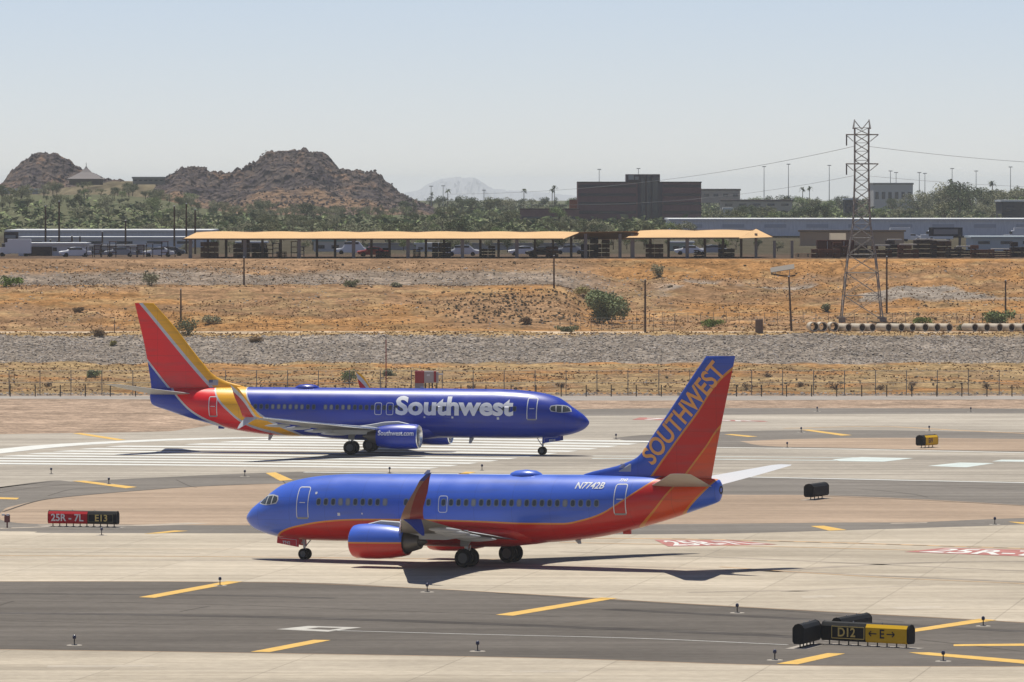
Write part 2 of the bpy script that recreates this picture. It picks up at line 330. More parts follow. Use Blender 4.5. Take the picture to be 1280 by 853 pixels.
stripe('runway_edge_line', smooth_line([(860, 559.2), (1060, 562), (1280, 566.4), (1500, 571)]), .8, WPAINT, 4)
flat('aiming_mark', [(1040, 574.6), (1078, 571.8), (1142, 573.2), (1105, 577.6), (1050, 577.0)], BPAINT, 5)
stripe('touchdown_line', [(740, 570.4), (900, 571.2), (1085, 572.6)], .7, BPAINT, 4); stripe('touchdown_line', [(740, 573.6), (900, 574.6), (1045, 576)], 1.0, BPAINT, 4)
flat('aiming_mark', [(1160, 582.8), (1200, 578.6), (1243, 579.4), (1208, 584.6)], BPAINT, 4)
flat('aiming_mark', [(1240, 577.2), (1252, 575), (1400, 576), (1400, 578.8)], BPAINT, 4)
flat('shoulder_mark', [(345,787.2),(385,783),(452,784.8),(410,790.2)], mat('worn_white_paint', (.52, .50, .46), .8, noise=.2, nscale=.8), 4); flat('shoulder_mark_centre', [(383,786.8),(398,784.9),(428,785.7),(412,788)], ASPH, 5)
stripe('shoulder_edge_line', smooth_line([(415, 788.5), (600, 793.5), (800, 798.5), (985, 806.5)]), .16, WPAINT, 4)
for pts, w in (((-300, 694.5), (0, 695), (300, 696.5), (640, 700)), .35), (((-300, 686), (0, 686.5), (300, 686.8)), .16), (((-200, 727.4), (280, 727.8), (500, 734.6), (700, 745.7), (900, 757.7), (1280, 778.8), (1500, 792)), .14), (((-200, 811.4), (0, 812.3), (640, 822.3), (980, 832.3), (1280, 833.8)), .12), (((900, 709), (1100, 722), (1280, 730), (1500, 741)), .3), (((980, 535.8), (1100, 533.5), (1200, 538.5), (1300, 543)), .7):
    stripe('taxi_guide_line', smooth_line(pts), w, OPAINT, 4)
stripe('hold_line', smooth_line([(700, 672.8), (860, 674.4), (1000, 677.5), (1150, 682), (1280, 686.2), (1500, 694)]), .75, OPAINT, 4)
stripe('hold_line', smooth_line([(700, 678.4), (860, 681.6), (1000, 684.5), (1160, 688.8)]), .4, OPAINT, 4)
for k in range(22):
    x = 840+33.5*k; y = 673.9+(x-860)*.0285*(1 if x > 900 else .8)
    stripe('hold_dash', [(x, y), (x+18, y+.5)], .35, KPAINT, 5)

CRK = mat('crack_dark', (.10, .09, .08), .95)
stripe('seam', smooth_line([(4, 640), (50, 626), (110, 619), (170, 614), (240, 609), (330, 605.4), (420, 604.2)]), .22, CRK, 5)
stripe('seam', smooth_line([(1020, 620.5), (1110, 623.5), (1200, 628), (1290, 633.5)]), .22, CRK, 5)
for pts in (((0, 757), (12, 753), (18, 751.8)), ((0, 751.5), (120, 753), (300, 757), (520, 765), (700, 771)), ((225, 765), (240, 762), (262, 758)), ((0, 776), (200, 781), (380, 783)), ((220, 600), (236, 607.5), (246, 610)), ((352, 600), (358, 606)), ((60, 620), (90, 612), (135, 609), (170, 606)), ((0, 616), (60, 608), (120, 604)), ((1000, 610), (1080, 612), (1140, 618), (1160, 622)), ((700, 783), (900, 789), (1010, 797)), ((620, 742), (760, 751), (980, 764), (1130, 778)), ((1150, 800), (1280, 815)), ((930, 600), (1100, 605), (1280, 613))):
    stripe('crack', smooth_line(pts), .09, CRK, 3)
def text_bm(s, size=1.0, bold=0.0, align='LEFT', strips=None, sx=1.0):
    """2-D letter mesh of a text in the XY plane"""
    cu = bpy.data.curves.new('t', 'FONT'); cu.body = s; cu.size = size; cu.offset = bold; cu.align_x = align; cu.resolution_u = 4
    o = bpy.data.objects.new('t', cu); col.objects.link(o); dg = bpy.context.evaluated_depsgraph_get(); dg.update()
    me = bpy.data.meshes.new_from_object(o.evaluated_get(dg)); bpy.data.objects.remove(o)
    bm = bmesh.new(); bm.from_mesh(me); bpy.data.meshes.remove(me)
    for v in bm.verts: v.co.x *= sx
    if strips:
        y0 = min(v.co.y for v in bm.verts); y1 = max(v.co.y for v in bm.verts)
        y = y0+strips
        while y < y1:
            bmesh.ops.bisect_plane(bm, geom=bm.verts[:]+bm.edges[:]+bm.faces[:], plane_co=(0, y, 0), plane_no=(0, 1, 0)); y += strips
    return bm
def bm_obj(name, bm, m, parent=None, fn=None):
    if fn:
        for v in bm.verts: v.co = Vector(fn(v.co.x, v.co.y))
    me = bpy.data.meshes.new(name); bm.to_mesh(me); bm.free(); me.materials.clear(); me.materials.append(m)
    return link(name, me, parent)
def ground_sign(quad, txt):
    flat('painted_red_panel', quad, RPAINT, 5)
    g = [Vector(ground_xy(x, y)) for x, y in quad]           # far-left, far-right, near-right, near-left
    bm = text_bm(txt, 1, .02); xs = [v.co.x for v in bm.verts]; w = max(xs)
    def fn(x, y):
        a = .06+.88*x/w; b = .12+y/.75*.78
        p = (g[3]*(1-a)+g[2]*a)*(1-b) + (g[0]*(1-a)+g[1]*a)*b
        return (p.x, p.y, .024)
    tag(bm_obj('painted_lettering', bm, WPAINT, None, fn), kind='structure')
ground_sign([(818, 675.2), (915, 676), (972, 681.2), (835, 683.6)][0:4], '25R-7L')
ground_sign([(1180, 685.3), (1330, 689), (1345, 698.5), (1130, 690.5)], '25R-7L')
ground_sign([(800, 522.2), (955, 526.6), (960, 527.6), (790, 525.2)], '7L-25R')

# ---------------------------------------------------------------- aircraft
def pchip(xs, ys):
    xs = np.array(xs, float); ys = np.array(ys, float); h = np.diff(xs); d = np.diff(ys)/h; m = np.zeros_like(xs)
    for i in range(1, len(xs)-1):
        if d[i-1]*d[i] > 0: w1 = 2*h[i]+h[i-1]; w2 = h[i]+2*h[i-1]; m[i] = (w1+w2)/(w1/d[i-1]+w2/d[i])
    m[0] = d[0]; m[-1] = d[-1]
    def f(x):
        x = min(max(x, xs[0]), xs[-1]); i = min(max(int(np.searchsorted(xs, x))-1, 0), len(xs)-2); t = (x-xs[i])/h[i]
        return float((1+2*t)*(1-t)**2*ys[i] + t*(1-t)**2*h[i]*m[i] + t*t*(3-2*t)*ys[i+1] + t*t*(t-1)*h[i]*m[i+1])
    return f
def livery(name, base, layers, mg, rough=.32):
    """paint scheme: each layer paints everything below the curve z(station)"""
    m = bpy.data.materials.new(name); m.use_nodes = True; nt = m.node_tree; b = nt.nodes['Principled BSDF']; L = nt.links.new
    b.inputs['Roughness'].default_value = rough; b.inputs['Coat Weight'].default_value = .25; b.inputs['Coat Roughness'].default_value = .12; b.inputs['Specular IOR Level'].default_value = .4
    tc = nt.nodes.new('ShaderNodeTexCoord'); sp = nt.nodes.new('ShaderNodeSeparateXYZ'); L(tc.outputs['Object'], sp.inputs[0])
    st = nt.nodes.new('ShaderNodeMath'); st.operation = 'SUBTRACT'; st.inputs[0].default_value = mg; L(sp.outputs[0], st.inputs[1])
    u_ = nt.nodes.new('ShaderNodeMath'); u_.operation = 'DIVIDE'; u_.inputs[1].default_value = 42; L(st.outputs[0], u_.inputs[0])
    rgb = nt.nodes.new('ShaderNodeRGB'); rgb.outputs[0].default_value = (*ka(base), 1); out = rgb.outputs[0]
    for pts, off, c in layers:
        fc = nt.nodes.new('ShaderNodeFloatCurve'); cu = fc.mapping.curves[0]; fc.mapping.use_clip = False
        P = [(s/42, (z+off+4)/20) for s, z in pts]
        cu.points[0].location = P[0]; cu.points[1].location = P[-1]
        for p in P[1:-1]: cu.points.new(*p)
        for p in cu.points: p.handle_type = 'AUTO_CLAMPED'
        fc.mapping.update(); L(u_.outputs[0], fc.inputs['Value'])
        zz = nt.nodes.new('ShaderNodeMath'); zz.operation = 'MULTIPLY_ADD'; zz.inputs[1].default_value = 20; zz.inputs[2].default_value = -4; L(fc.outputs[0], zz.inputs[0])
        lt = nt.nodes.new('ShaderNodeMath'); lt.operation = 'LESS_THAN'; L(sp.outputs[2], lt.inputs[0]); L(zz.outputs[0], lt.inputs[1])
        x = nt.nodes.new('ShaderNodeMix'); x.data_type = 'RGBA'; L(lt.outputs[0], x.inputs[0]); L(out, x.inputs[6]); x.inputs[7].default_value = (*ka(c), 1); out = x.outputs[2]
    nz = nt.nodes.new('ShaderNodeTexNoise'); nz.inputs['Scale'].default_value = .7; nz.inputs['Detail'].default_value = 4; L(tc.outputs['Object'], nz.inputs[0])
    mr = nt.nodes.new('ShaderNodeMapRange'); mr.inputs[3].default_value = .9; mr.inputs[4].default_value = 1.08; L(nz.outputs[0], mr.inputs[0])
    x = nt.nodes.new('ShaderNodeMix'); x.data_type = 'RGBA'; x.blend_type = 'MULTIPLY'; x.inputs[0].default_value = 1; L(out, x.inputs[6]); L(mr.outputs[0], x.inputs[7])
    res = x.outputs[2]
    for axis, per, wd, dk in ((0, 2.54, .022, .80), (2, 1.33, .025, .86)):        # skin joints
        m1 = nt.nodes.new('ShaderNodeMath'); m1.operation = 'DIVIDE'; L(sp.outputs[axis], m1.inputs[0]); m1.inputs[1].default_value = per
        m2 = nt.nodes.new('ShaderNodeMath'); m2.operation = 'FRACT'; L(m1.outputs[0], m2.inputs[0])
        m3 = nt.nodes.new('ShaderNodeMath'); m3.operation = 'LESS_THAN'; L(m2.outputs[0], m3.inputs[0]); m3.inputs[1].default_value = wd/per*1.6
        y_ = nt.nodes.new('ShaderNodeMix'); y_.data_type = 'RGBA'; y_.blend_type = 'MULTIPLY'; L(m3.outputs[0], y_.inputs[0]); L(res, y_.inputs[6]); y_.inputs[7].default_value = (dk, dk, dk, 1); res = y_.outputs[2]
    mp = nt.nodes.new('ShaderNodeMapping'); mp.inputs['Scale'].default_value = (.25, 2, 2.2); L(tc.outputs['Object'], mp.inputs[0])
    n3 = nt.nodes.new('ShaderNodeTexNoise'); n3.inputs['Scale'].default_value = 1.1; n3.inputs['Detail'].default_value = 5; L(mp.outputs[0], n3.inputs[0])
    r3 = nt.nodes.new('ShaderNodeMapRange'); r3.inputs[1].default_value = .5; r3.inputs[2].default_value = .75; r3.inputs[3].default_value = 0; r3.inputs[4].default_value = .28; L(n3.outputs[0], r3.inputs[0])
    y_ = nt.nodes.new('ShaderNodeMix'); y_.data_type = 'RGBA'; L(r3.outputs[0], y_.inputs[0]); L(res, y_.inputs[6]); y_.inputs[7].default_value = (.09, .085, .09, 1)
    r4 = nt.nodes.new('ShaderNodeMapRange'); r4.inputs[3].default_value = rough-.08; r4.inputs[4].default_value = rough+.16; L(nz.outputs[0], r4.inputs[0]); L(r4.outputs[0], b.inputs['Roughness'])
    L(y_.outputs[2], b.inputs['Base Color']); MATS[name] = m; return m
GREYM = mat('wing_grey', (.55, .56, .57), .42, noise=.08, nscale=.6); SILV = mat('bare_metal', (.78, .79, .8), .25, .85)
RUBBER = mat('tyre_rubber', (.02, .02, .02), .85); RIM = mat('wheel_rim', (.11, .11, .105), .6); STEEL = mat('gear_steel', (.45, .45, .44), .4, .3)
DARKM = mat('exhaust_metal', (.12, .11, .10), .45, .6); BLACK = mat('flat_black', (.015, .015, .016), .7)
GLASS = mat('cabin_glass', (.06, .07, .075), .2); FRAME = mat('window_frame', (.19, .24, .31), .45); WHITE = mat('decal_white', (.78, .8, .82), .5)
SHADE = mat('window_shade', (.30, .31, .31), .6)
def aircraft(cfg):
    mg, Lf, gx = cfg['mg'], cfg['L'], cfg['plug']
    root = thing('airliner', cfg['label'], 'airliner', cfg['loc'], cfg['heading'], 'airliners on the airfield', ry=cfg['pitch'], scale=cfg['scale'])
    ns = [0, .02, .06, .15, .3, .5, 1, 1.5, 2, 2.6, 3.7, 5, 6.5, 8]
    top = [2.70, 2.80, 2.87, 3.0, 3.17, 3.36, 3.70, 4.03, 4.40, 4.75, 5.07, 5.27, 5.38, 5.42]
    bot = [2.70, 2.61, 2.54, 2.42, 2.27, 2.12, 1.90, 1.74, 1.63, 1.54, 1.43, 1.37, 1.35, 1.35]
    hw = [0, .1, .18, .3, .45, .62, .92, 1.15, 1.33, 1.50, 1.70, 1.82, 1.87, 1.88]
    ts = [13, 11.5, 10, 8, 6, 4.5, 3, 1.5, .5, .12, 0]
    tt = [5.42, 5.42, 5.42, 5.41, 5.40, 5.38, 5.35, 5.29, 5.22, 5.15, 4.95]; tb = [1.35, 1.38, 1.48, 1.73, 2.12, 2.5, 2.92, 3.4, 3.72, 3.9, 4.2]
    th = [1.88, 1.88, 1.86, 1.78, 1.60, 1.38, 1.1, .76, .5, .4, .25]
    S = ns + [Lf-t for t in ts]; ftop = pchip(S, top+tt); fbot = pchip(S, bot+tb); fhw = pchip(S, hw+th)
    def fy(s, z):
        zt, zb, w = ftop(s), fbot(s), fhw(s); c = (zt+zb)/2; h = (zt-zb)/2
        q = 1-((z-c)/h)**2 if h > 0 else 0
        return w*math.sqrt(q) if q > 0 else 0.0
    side = cfg['side']                                  # which flank faces the photographer
    P = lambda s, y, z: (mg-s, y, z)
    fm = cfg['fus_mat']; st = sorted(set([0, .02, .05, .1, .18, .3, .45] + list(np.arange(.6, 9, .22)) + list(np.arange(9, Lf-13, .9)) + list(Lf-np.arange(0, 13, .3)) + [Lf-.12, Lf-.05]))
    rings = []
    for s in st:
        zt, zb, w = ftop(s), fbot(s), max(fhw(s), .01); c = (zt+zb)/2; h = max((zt-zb)/2, .01)
        rings.append([P(s, w*math.sin(2*math.pi*k/56), c+h*math.cos(2*math.pi*k/56)) for k in range(56)])
    fus = MB().loft(rings).build('fuselage', fm, root, smooth=50.)
    # belly fairing between the wings
    bs = [9.6+gx, 10.4+gx, 11.4+gx, 13+gx, 15.5+gx, 17.3+gx, 18.6+gx, 19.8+gx, 20.6+gx]; bw = [.9, 1.5, 1.85, 2.0, 2.02, 1.95, 1.7, 1.2, .7]; bb = [1.38, 1.28, 1.16, 1.08, 1.06, 1.08, 1.16, 1.27, 1.38]
    rings = [[P(s, w*math.sin(2*math.pi*k/28), 2.05+(2.05-b_)*math.cos(2*math.pi*k/28)*(1 if math.cos(2*math.pi*k/28) < 0 else .5)) for k in range(28)] for s, w, b_ in zip(bs, bw, bb)]
    MB().loft(rings).build('belly_fairing', cfg['belly_mat'], root, smooth=50.)
    # fin
    fo = cfg['fin']; LE = pchip([p[1] for p in fo['le']], [p[0] for p in fo['le']]); TE = pchip([p[1] for p in fo['te']], [p[0] for p in fo['te']])
    def af(x): return 5*(.2969*math.sqrt(max(x, 0))-.126*x-.3516*x*x+.2843*x**3-.1036*x**4)
    def fin_t(s, z):
        a, b_ = LE(z), TE(z); c = b_-a; x = min(max((s-a)/c, 0), 1); return min(.105*c, .56)*af(x)
    xs = [0, .006, .02, .05, .1, .18, .28, .4, .55, .7, .85, 1]
    zs = [4.6, 5.0] + list(np.arange(5.3, fo['le'][-1][1]-.15, .16)) + [fo['le'][-1][1]-.1, fo['le'][-1][1]]
    rings = []
    for z in zs:
        a, b_ = LE(z), TE(z); c = b_-a; k = .5 if z == zs[-1] else 1
        up = [P(a+c*x, k*min(.105*c, .56)*af(x), z) for x in xs]; dn = [P(a+c*x, -k*min(.105*c, .56)*af(x), z) for x in xs[1:-1][::-1]]
        rings.append(up+dn)
    MB().loft(rings).build('tail_fin', cfg['fin_mat'], root, smooth=50.)
    # wings, winglets
    def foil(le, ch, z, y, tc, twist=0, camber=.02):
        up = [(x, tc/2*1.1*af(x)/1+camber*4*x*(1-x)) for x in xs]; dn = [(x, -tc/2*.8*af(x)+camber*4*x*(1-x)*.6) for x in xs[1:-1][::-1]]
        return [P(le+ch*x, y, z+ch*t-math.tan(twist)*ch*(x-.3)) for x, t in up+dn]
    for sd in (1, -1):
        ws = [(1.2, 10.6, 8.6, 1.75, .15, .03), (1.95, 11.3, 7.7, 1.82, .15, .03), (3.4, 12.35, 6.3, 2.0, .13, .02), (5.6, 13.55, 5.0, 2.22, .12, .01), (9.5, 15.65, 3.75, 2.62, .115, 0), (13.5, 17.85, 2.65, 3.06, .11, -.01), (16.6, 19.5, 1.75, 3.42, .11, -.02), (17.1, 19.8, 1.6, 3.5, .1, -.02)]
        w = MB().loft([foil(s+gx, c, z, sd*y, t, tw) for y, s, c, z, t, tw in ws]).build('wing', [GREYM, mat('wing_shaded_underside', (.18, .17, .16), .5, noise=.1, nscale=.8)], root, smooth=50.)
        for p_ in w.data.polygons: p_.material_index = 1 if p_.normal.z < -.05 else 0  # downward faces use a darker copy: wing underside shade put into the colour
        e = MB()
        for (y, s, c, z, t, tw), (y2, s2, c2, z2, t2, tw2) in zip(ws[1:-1], ws[2:]):    # bare leading edge
            e.tube(P(s+gx+.05, sd*y, z+.01), P(s2+gx+.05, sd*y2, z2+.01), .016*c+.035, .016*c2+.035, 10)
        e.build('leading_edge', SILV, w, smooth=True)
        # flap track fairings and flap gaps
        for yy in (3.6, 6.6, 9.6, 12.2):
            le = np.interp(yy, [a[0] for a in ws], [a[1] for a in ws])+gx; ch = np.interp(yy, [a[0] for a in ws], [a[2] for a in ws]); z = np.interp(yy, [a[0] for a in ws], [a[3] for a in ws])
            q = MB(); r_ = [(0, .02), (.25, .12), (.9, .2), (1.8, .18), (2.5, .1), (2.9, .02)]; k = 1-.02*yy
            rings = [[P(le+ch*.62+a*k, sd*yy+r*k*.7*math.cos(2*math.pi*j/10), z-.16-ch*.015-.02*a+r*k*math.sin(2*math.pi*j/10)) for j in range(10)] for a, r in r_]
            q.loft(rings).build('flap_fairing', GREYM, w, smooth=True)
        wl = [(17.1, 19.8, 1.6, 3.5, .1), (17.38, 19.95, 1.5, 3.58, .09), (17.58, 20.15, 1.36, 3.85, .08), (17.7, 20.4, 1.2, 4.25, .07), (17.85, 21.05, .92, 5.1, .06), (17.98, 21.55, .62, 5.8, .06), (18.03, 21.98, .3, 6.15, .06), (18.05, 22.3, .08, 6.24, .05)]
        rings = []
        for i, (y, s, c, z, t) in enumerate(wl):
            a = [0, .35, .9, 1.25, 1.35, 1.35, 1.35, 1.35][i]            # cant
            ring = []
            for x in xs: o = t/2*c*af(x); ring.append(P(s+gx+c*x, sd*(y-o*math.sin(a)), z+o*math.cos(a)))
            for x in xs[1:-1][::-1]: o = -t/2*c*af(x); ring.append(P(s+gx+c*x, sd*(y-o*math.sin(a)), z+o*math.cos(a)))
            rings.append(ring)
        wg = MB().loft(rings).build('winglet', cfg['winglet_mat'], root, smooth=50.)
        wl = [(17.3, 20.05, 1.2, 3.53, .08), (17.5, 20.6, .85, 3.25, .08), (17.72, 21.1, .55, 2.92, .07), (17.9, 21.6, .15, 2.62, .06)]; rings = []
        for y, s, c, z, t in wl:
            ring = [P(s+gx+c*x, sd*(y+t*.4*c*af(x)), z+t*.2*c*af(x)) for x in xs] + [P(s+gx+c*x, sd*(y-t*.4*c*af(x)), z-t*.2*c*af(x)) for x in xs[1:-1][::-1]]
            rings.append(ring)
        MB().loft(rings).build('lower_winglet', cfg['scimitar_mat'], root, smooth=50.)
        # tailplane
        tl = Lf-cfg['tail_dx']
        hs = [(.2, tl-4.3, 4.2, 4.72, .1), (.9, tl-3.8, 3.8, 4.85, .1), (4, tl-1.65, 2.55, 5.3, .09), (6.9, tl+.3, 1.35, 5.74, .08), (7.2, tl+.6, .95, 5.78, .06)]
        tp = MB().loft([foil(s, c, z, sd*y, t, 0, 0) for y, s, c, z, t in hs]).build('tailplane', [mat('tail_white', (.66, .67, .69), .45), mat('tail_shaded_underside', (.42, .37, .31), .5, noise=.1, nscale=.8)], root, smooth=50.)
        for p_ in tp.data.polygons: p_.material_index = 1 if p_.normal.z < -.05 else 0  # underside takes a browner, darker tone, with its shade painted in
        # engine
        ex, ey, ez = 10.12+gx, 4.83, 1.56
        def ering(s, r, sq=1.0, dz=0, n=36):
            out = []
            for k in range(n):
                a = 2*math.pi*k/n; zz = r*math.cos(a)*(1 if math.cos(a) > 0 else sq); out.append(P(ex+s*.92, sd*ey+r*math.sin(a), ez+dz+zz))
            return out
        rr = [(0, .93), (.06, 1.0), (.3, 1.055), (.9, 1.09), (1.8, 1.09), (2.7, 1.04), (3.4, .94), (3.85, .85)]
        cw = MB().loft([ering(a, r, .93) for a, r in rr[1:]] + [ering(3.85, .78, .93), ering(3.2, .72, .93)], cap0=False).build('engine_cowl', cfg['cowl_mat'], root, smooth=50.)
        MB().loft([ering(.07, 1.003, .93), ering(.0, .93, .93), ering(.02, .87, .93), ering(.12, .82, .95), ering(.4, .79, 1), ering(1.0, .78, 1)], cap0=False, cap1=False).build('intake_lip', SILV, cw, smooth=True)
        MB().loft([ering(.95, .785, 1), ering(.96, .3, 1), ering(.7, .18, 1), ering(.5, .02, 1)]).build('fan', DARKM, cw, smooth=30.)
        MB().loft([ering(3.1, .70, .95), ering(3.9, .62, 1), ering(4.5, .5, 1, .02), ering(4.8, .43, 1, .03), ering(4.8, .3, 1, .03), ering(5.3, .06, 1, .03)]).build('exhaust_nozzle', DARKM, cw, smooth=40.)
        py = MB(); prings = []
        for a, zb_, zt_, wd in ((.9, 2.35, 2.66, .06), (1.8, 2.2, 2.86, .2), (3.0, 2.1, 2.80, .24), (4.4, 1.75, 2.55, .24), (6.2, 1.72, 2.3, .16), (7.4, 1.9, 2.1, .03)):
            prings.append([P(ex+a, sd*ey-wd, zb_), P(ex+a, sd*ey+wd, zb_), P(ex+a, sd*ey+wd*.8, zt_-.05), P(ex+a, sd*ey, zt_), P(ex+a, sd*ey-wd*.8, zt_-.05)])
        py.loft(prings).build('engine_pylon', GREYM, root, smooth=True)
        # main gear
        g = MB(); g.tube(P(mg, sd*2.86, .6), P(mg-.1, sd*2.75, 2.2), .11, .14, 14); g.tube(P(mg, sd*2.86-.55, .565), P(mg, sd*2.86+.55, .565), .09, n=12); g.tube(P(mg, sd*2.8, 1.3), P(mg-.2, sd*1.4, 1.9), .06, n=8); g.tube(P(mg+.1, sd*2.86, .7), P(mg+.25, sd*2.84, 1.3), .04, n=6)
        leg = g.build('main_gear_leg', STEEL, root, smooth=True)
        MB().box(P(mg-.05, sd*3.05, 1.6), (.55, .05, .7)).build('gear_door', mat('door_grey', (.30, .30, .30), .6), root)
        for off in (-.43, .43):
            wm = MB(); M = Matrix.Translation(P(mg, sd*2.86+off, .565)) @ Matrix.Rotation(math.pi/2, 4, 'X'); wheel_mb(.565, .4, wm, M)
            wo = wm.build('main_wheel', RUBBER, root, smooth=True)
            MB().lathe([(-.15, .31), (-.12, .31), (-.06, .16), (.06, .16), (.12, .31), (.15, .31)], M, 20).build('rim', RIM, wo, smooth=True)
    # nose gear
    nz = cfg.get('nose_lift', 0); ngs = 4.0
    g = MB(); g.tube(P(ngs, 0, .35+nz), P(ngs-.1, 0, 1.7), .07, .09, 12); g.tube(P(ngs, -.28, .345+nz), P(ngs, .28, .345+nz), .05, n=10); g.tube(P(ngs+.05, 0, .8+nz), P(ngs+.55, 0, 1.55), .035, n=8); g.box(P(ngs-.12, 0, 1.02+nz), (.1, .26, .12))
    g.build('nose_gear_leg', STEEL, root, smooth=True)
    for off in (-.2, .2):
        M = Matrix.Translation(P(ngs, off, .345+nz)) @ Matrix.Rotation(math.pi/2, 4, 'X'); wm = MB(); wheel_mb(.345, .2, wm, M); wo = wm.build('nose_wheel', RUBBER, root, smooth=True)
        MB().lathe([(-.09, .19), (-.07, .19), (-.03, .09), (.03, .09), (.07, .19), (.09, .19)], M, 16).build('rim', RIM, wo, smooth=True)
    for sd in (1, -1):
        q = MB(); q.add([P(2.35, sd*.42, 1.62), P(3.85, sd*.42, 1.48), P(3.85, sd*.5, .98), P(2.35, sd*.5, 1.22), P(2.35, sd*.45, 1.62), P(3.85, sd*.45, 1.48), P(3.85, sd*.53, .98), P(2.35, sd*.53, 1.22)], [(0,1,2,3),(4,7,6,5),(0,4,5,1),(1,5,6,2),(2,6,7,3),(3,7,4,0)])
        d = q.build('nose_gear_door', cfg['door_mat'], root)
        if sd == side:
            out_ = .545
            e = MB()
            for (a, b_) in (((2.5, 1.53), (3.7, 1.42)), ((3.7, 1.42), (3.7, 1.06))): e.tube(P(a[0], sd*(out_-.08*(a[1]-1.1)), a[1]), P(b_[0], sd*(out_-.08*(b_[1]-1.1)), b_[1]), .012, n=4)
            e.build('door_outline', cfg['line_mat'], d)
            bm = text_bm(cfg['number'], .27, .006); w_ = max(v.co.x for v in bm.verts)
            bm_obj('door_number', bm, cfg['line_mat'], d, lambda x, y: P(2.75+(x if side == 1 else w_-x), sd*.548, 1.17+y-.06*(x if side == 1 else w_-x)))
    # decals hugging the flank
    def skin(off, f=fy): return lambda s, z: P(s, side*(f(s, z)+off), z)
    def rrect(w, h, r, n=5):
        pts = []
        for cx_, cz_, a0 in ((w/2-r, h/2-r, 0), (-w/2+r, h/2-r, 90), (-w/2+r, -h/2+r, 180), (w/2-r, -h/2+r, 270)):
            for k in range(n+1): a = R(a0+90*k/n); pts.append((cx_+r*math.cos(a), cz_+r*math.sin(a)))
        return pts
    def ringdecal(name, s, z, w, h, r, t, m, parent, off=.012, slant=0):
        out = rrect(w, h, r, 4); inn = rrect(w-2*t, h-2*t, max(r-t, .02), 4)
        def sub(p):
            o = []
            for i in range(len(p)):
                a, b_ = p[i], p[(i+1) % len(p)]; n = max(1, int(math.dist(a, b_)/.12))
                o += [(a[0]+(b_[0]-a[0])*k/n, a[1]+(b_[1]-a[1])*k/n) for k in range(n)]
            return o
        # pair outer and inner by angle index: subdivide both the same way
        O, I = [], []
        for i in range(len(out)):
            a, b_ = out[i], out[(i+1) % len(out)]; c, d = inn[i], inn[(i+1) % len(inn)]; n = max(1, int(math.dist(a, b_)/.12))
            for k in range(n): q = k/n; O.append((a[0]+(b_[0]-a[0])*q, a[1]+(b_[1]-a[1])*q)); I.append((c[0]+(d[0]-c[0])*q, c[1]+(d[1]-c[1])*q))
        n = len(O); f = skin(off); vs = [f(s+x, z+y) for x, y in O] + [f(s+x, z+y) for x, y in I]
        return MB().add(vs, [(i, (i+1) % n, n+(i+1) % n, n+i) for i in range(n)]).build(name, m, parent)
    def patch(name, poly, m, parent, off=.012, mats=None):
        bm = bmesh.new(); bm.faces.new([bm.verts.new((x, y, 0)) for x, y in poly]); 
        y0 = min(p[1] for p in poly); y1 = max(p[1] for p in poly); y = y0+.1
        while y < y1: bmesh.ops.bisect_plane(bm, geom=bm.verts[:]+bm.edges[:]+bm.faces[:], plane_co=(0, y, 0), plane_no=(0, 1, 0)); y += .1
        x0 = min(p[0] for p in poly); x1 = max(p[0] for p in poly); x = x0+.1
        while x < x1: bmesh.ops.bisect_plane(bm, geom=bm.verts[:]+bm.edges[:]+bm.faces[:], plane_co=(x, 0, 0), plane_no=(1, 0, 0)); x += .1
        return bm_obj(name, bm, m, parent, skin(off))
    for i, s in enumerate(cfg['windows']):
        zz = cfg['wz']; f = skin(.010); f2 = skin(.016)
        o = rrect(.34, .46, .13, 3); q = rrect(.24, .35, .1, 3); mb = MB()
        mb.add([f(s+x, zz+y) for x, y in o], [tuple(range(len(o)))], 0); w_ = mb.build('cabin_window', cfg['frame_mat'], root)
        mb = MB(); mb.add([f2(s+x, zz+y) for x, y in q], [tuple(range(len(q)))]); 
        mb.build('window_pane', SHADE if i in cfg['shades'] else GLASS, w_)
    for s, z, w_, h_ in cfg['doors']:
        ringdecal('cabin_door', s, z, w_, h_, .16, cfg['dline'], cfg['line_mat'], root); patch('door_handle', [(s-.2, z+.0), (s+.2, z), (s+.2, z+.05), (s-.2, z+.05)], cfg['line_mat'], root, .014)
        patch('door_sill', [(s-w_/2+.04, z-h_/2), (s+w_/2-.04, z-h_/2), (s+w_/2-.04, z-h_/2+.11), (s-w_/2+.04, z-h_/2+.11)], SHADE, root, .016)
    for s in cfg['exits']: ringdecal('overwing_exit', s, cfg['wz']-.1, .62, 1.02, .16, .045, cfg['line_mat'], root)
    # flight deck glazing
    panes = [[(1.38, 3.66), (1.96, 3.60), (2.02, 4.10), (1.74, 4.04), (1.5, 3.86)], [(2.05, 3.60), (2.42, 3.62), (2.48, 4.13), (2.10, 4.10)], [(2.51, 3.64), (2.86, 3.74), (2.94, 3.9), (2.88, 4.06), (2.57, 4.13)]]
    patch('cockpit_surround', [(1.30, 3.62), (2.0, 3.54), (2.88, 3.65), (3.02, 3.88), (2.94, 4.13), (2.5, 4.20), (2.0, 4.17), (1.7, 4.09), (1.4, 3.85)], cfg['cock_mat'], root, .012)
    for p in panes: patch('cockpit_window', p, GLASS, root, .02)
    for s, z, r in cfg['spots']: patch('white_placard', [(s-r, z-r), (s+r, z-r), (s+r, z+r), (s-r, z+r)], WHITE, root, .014)
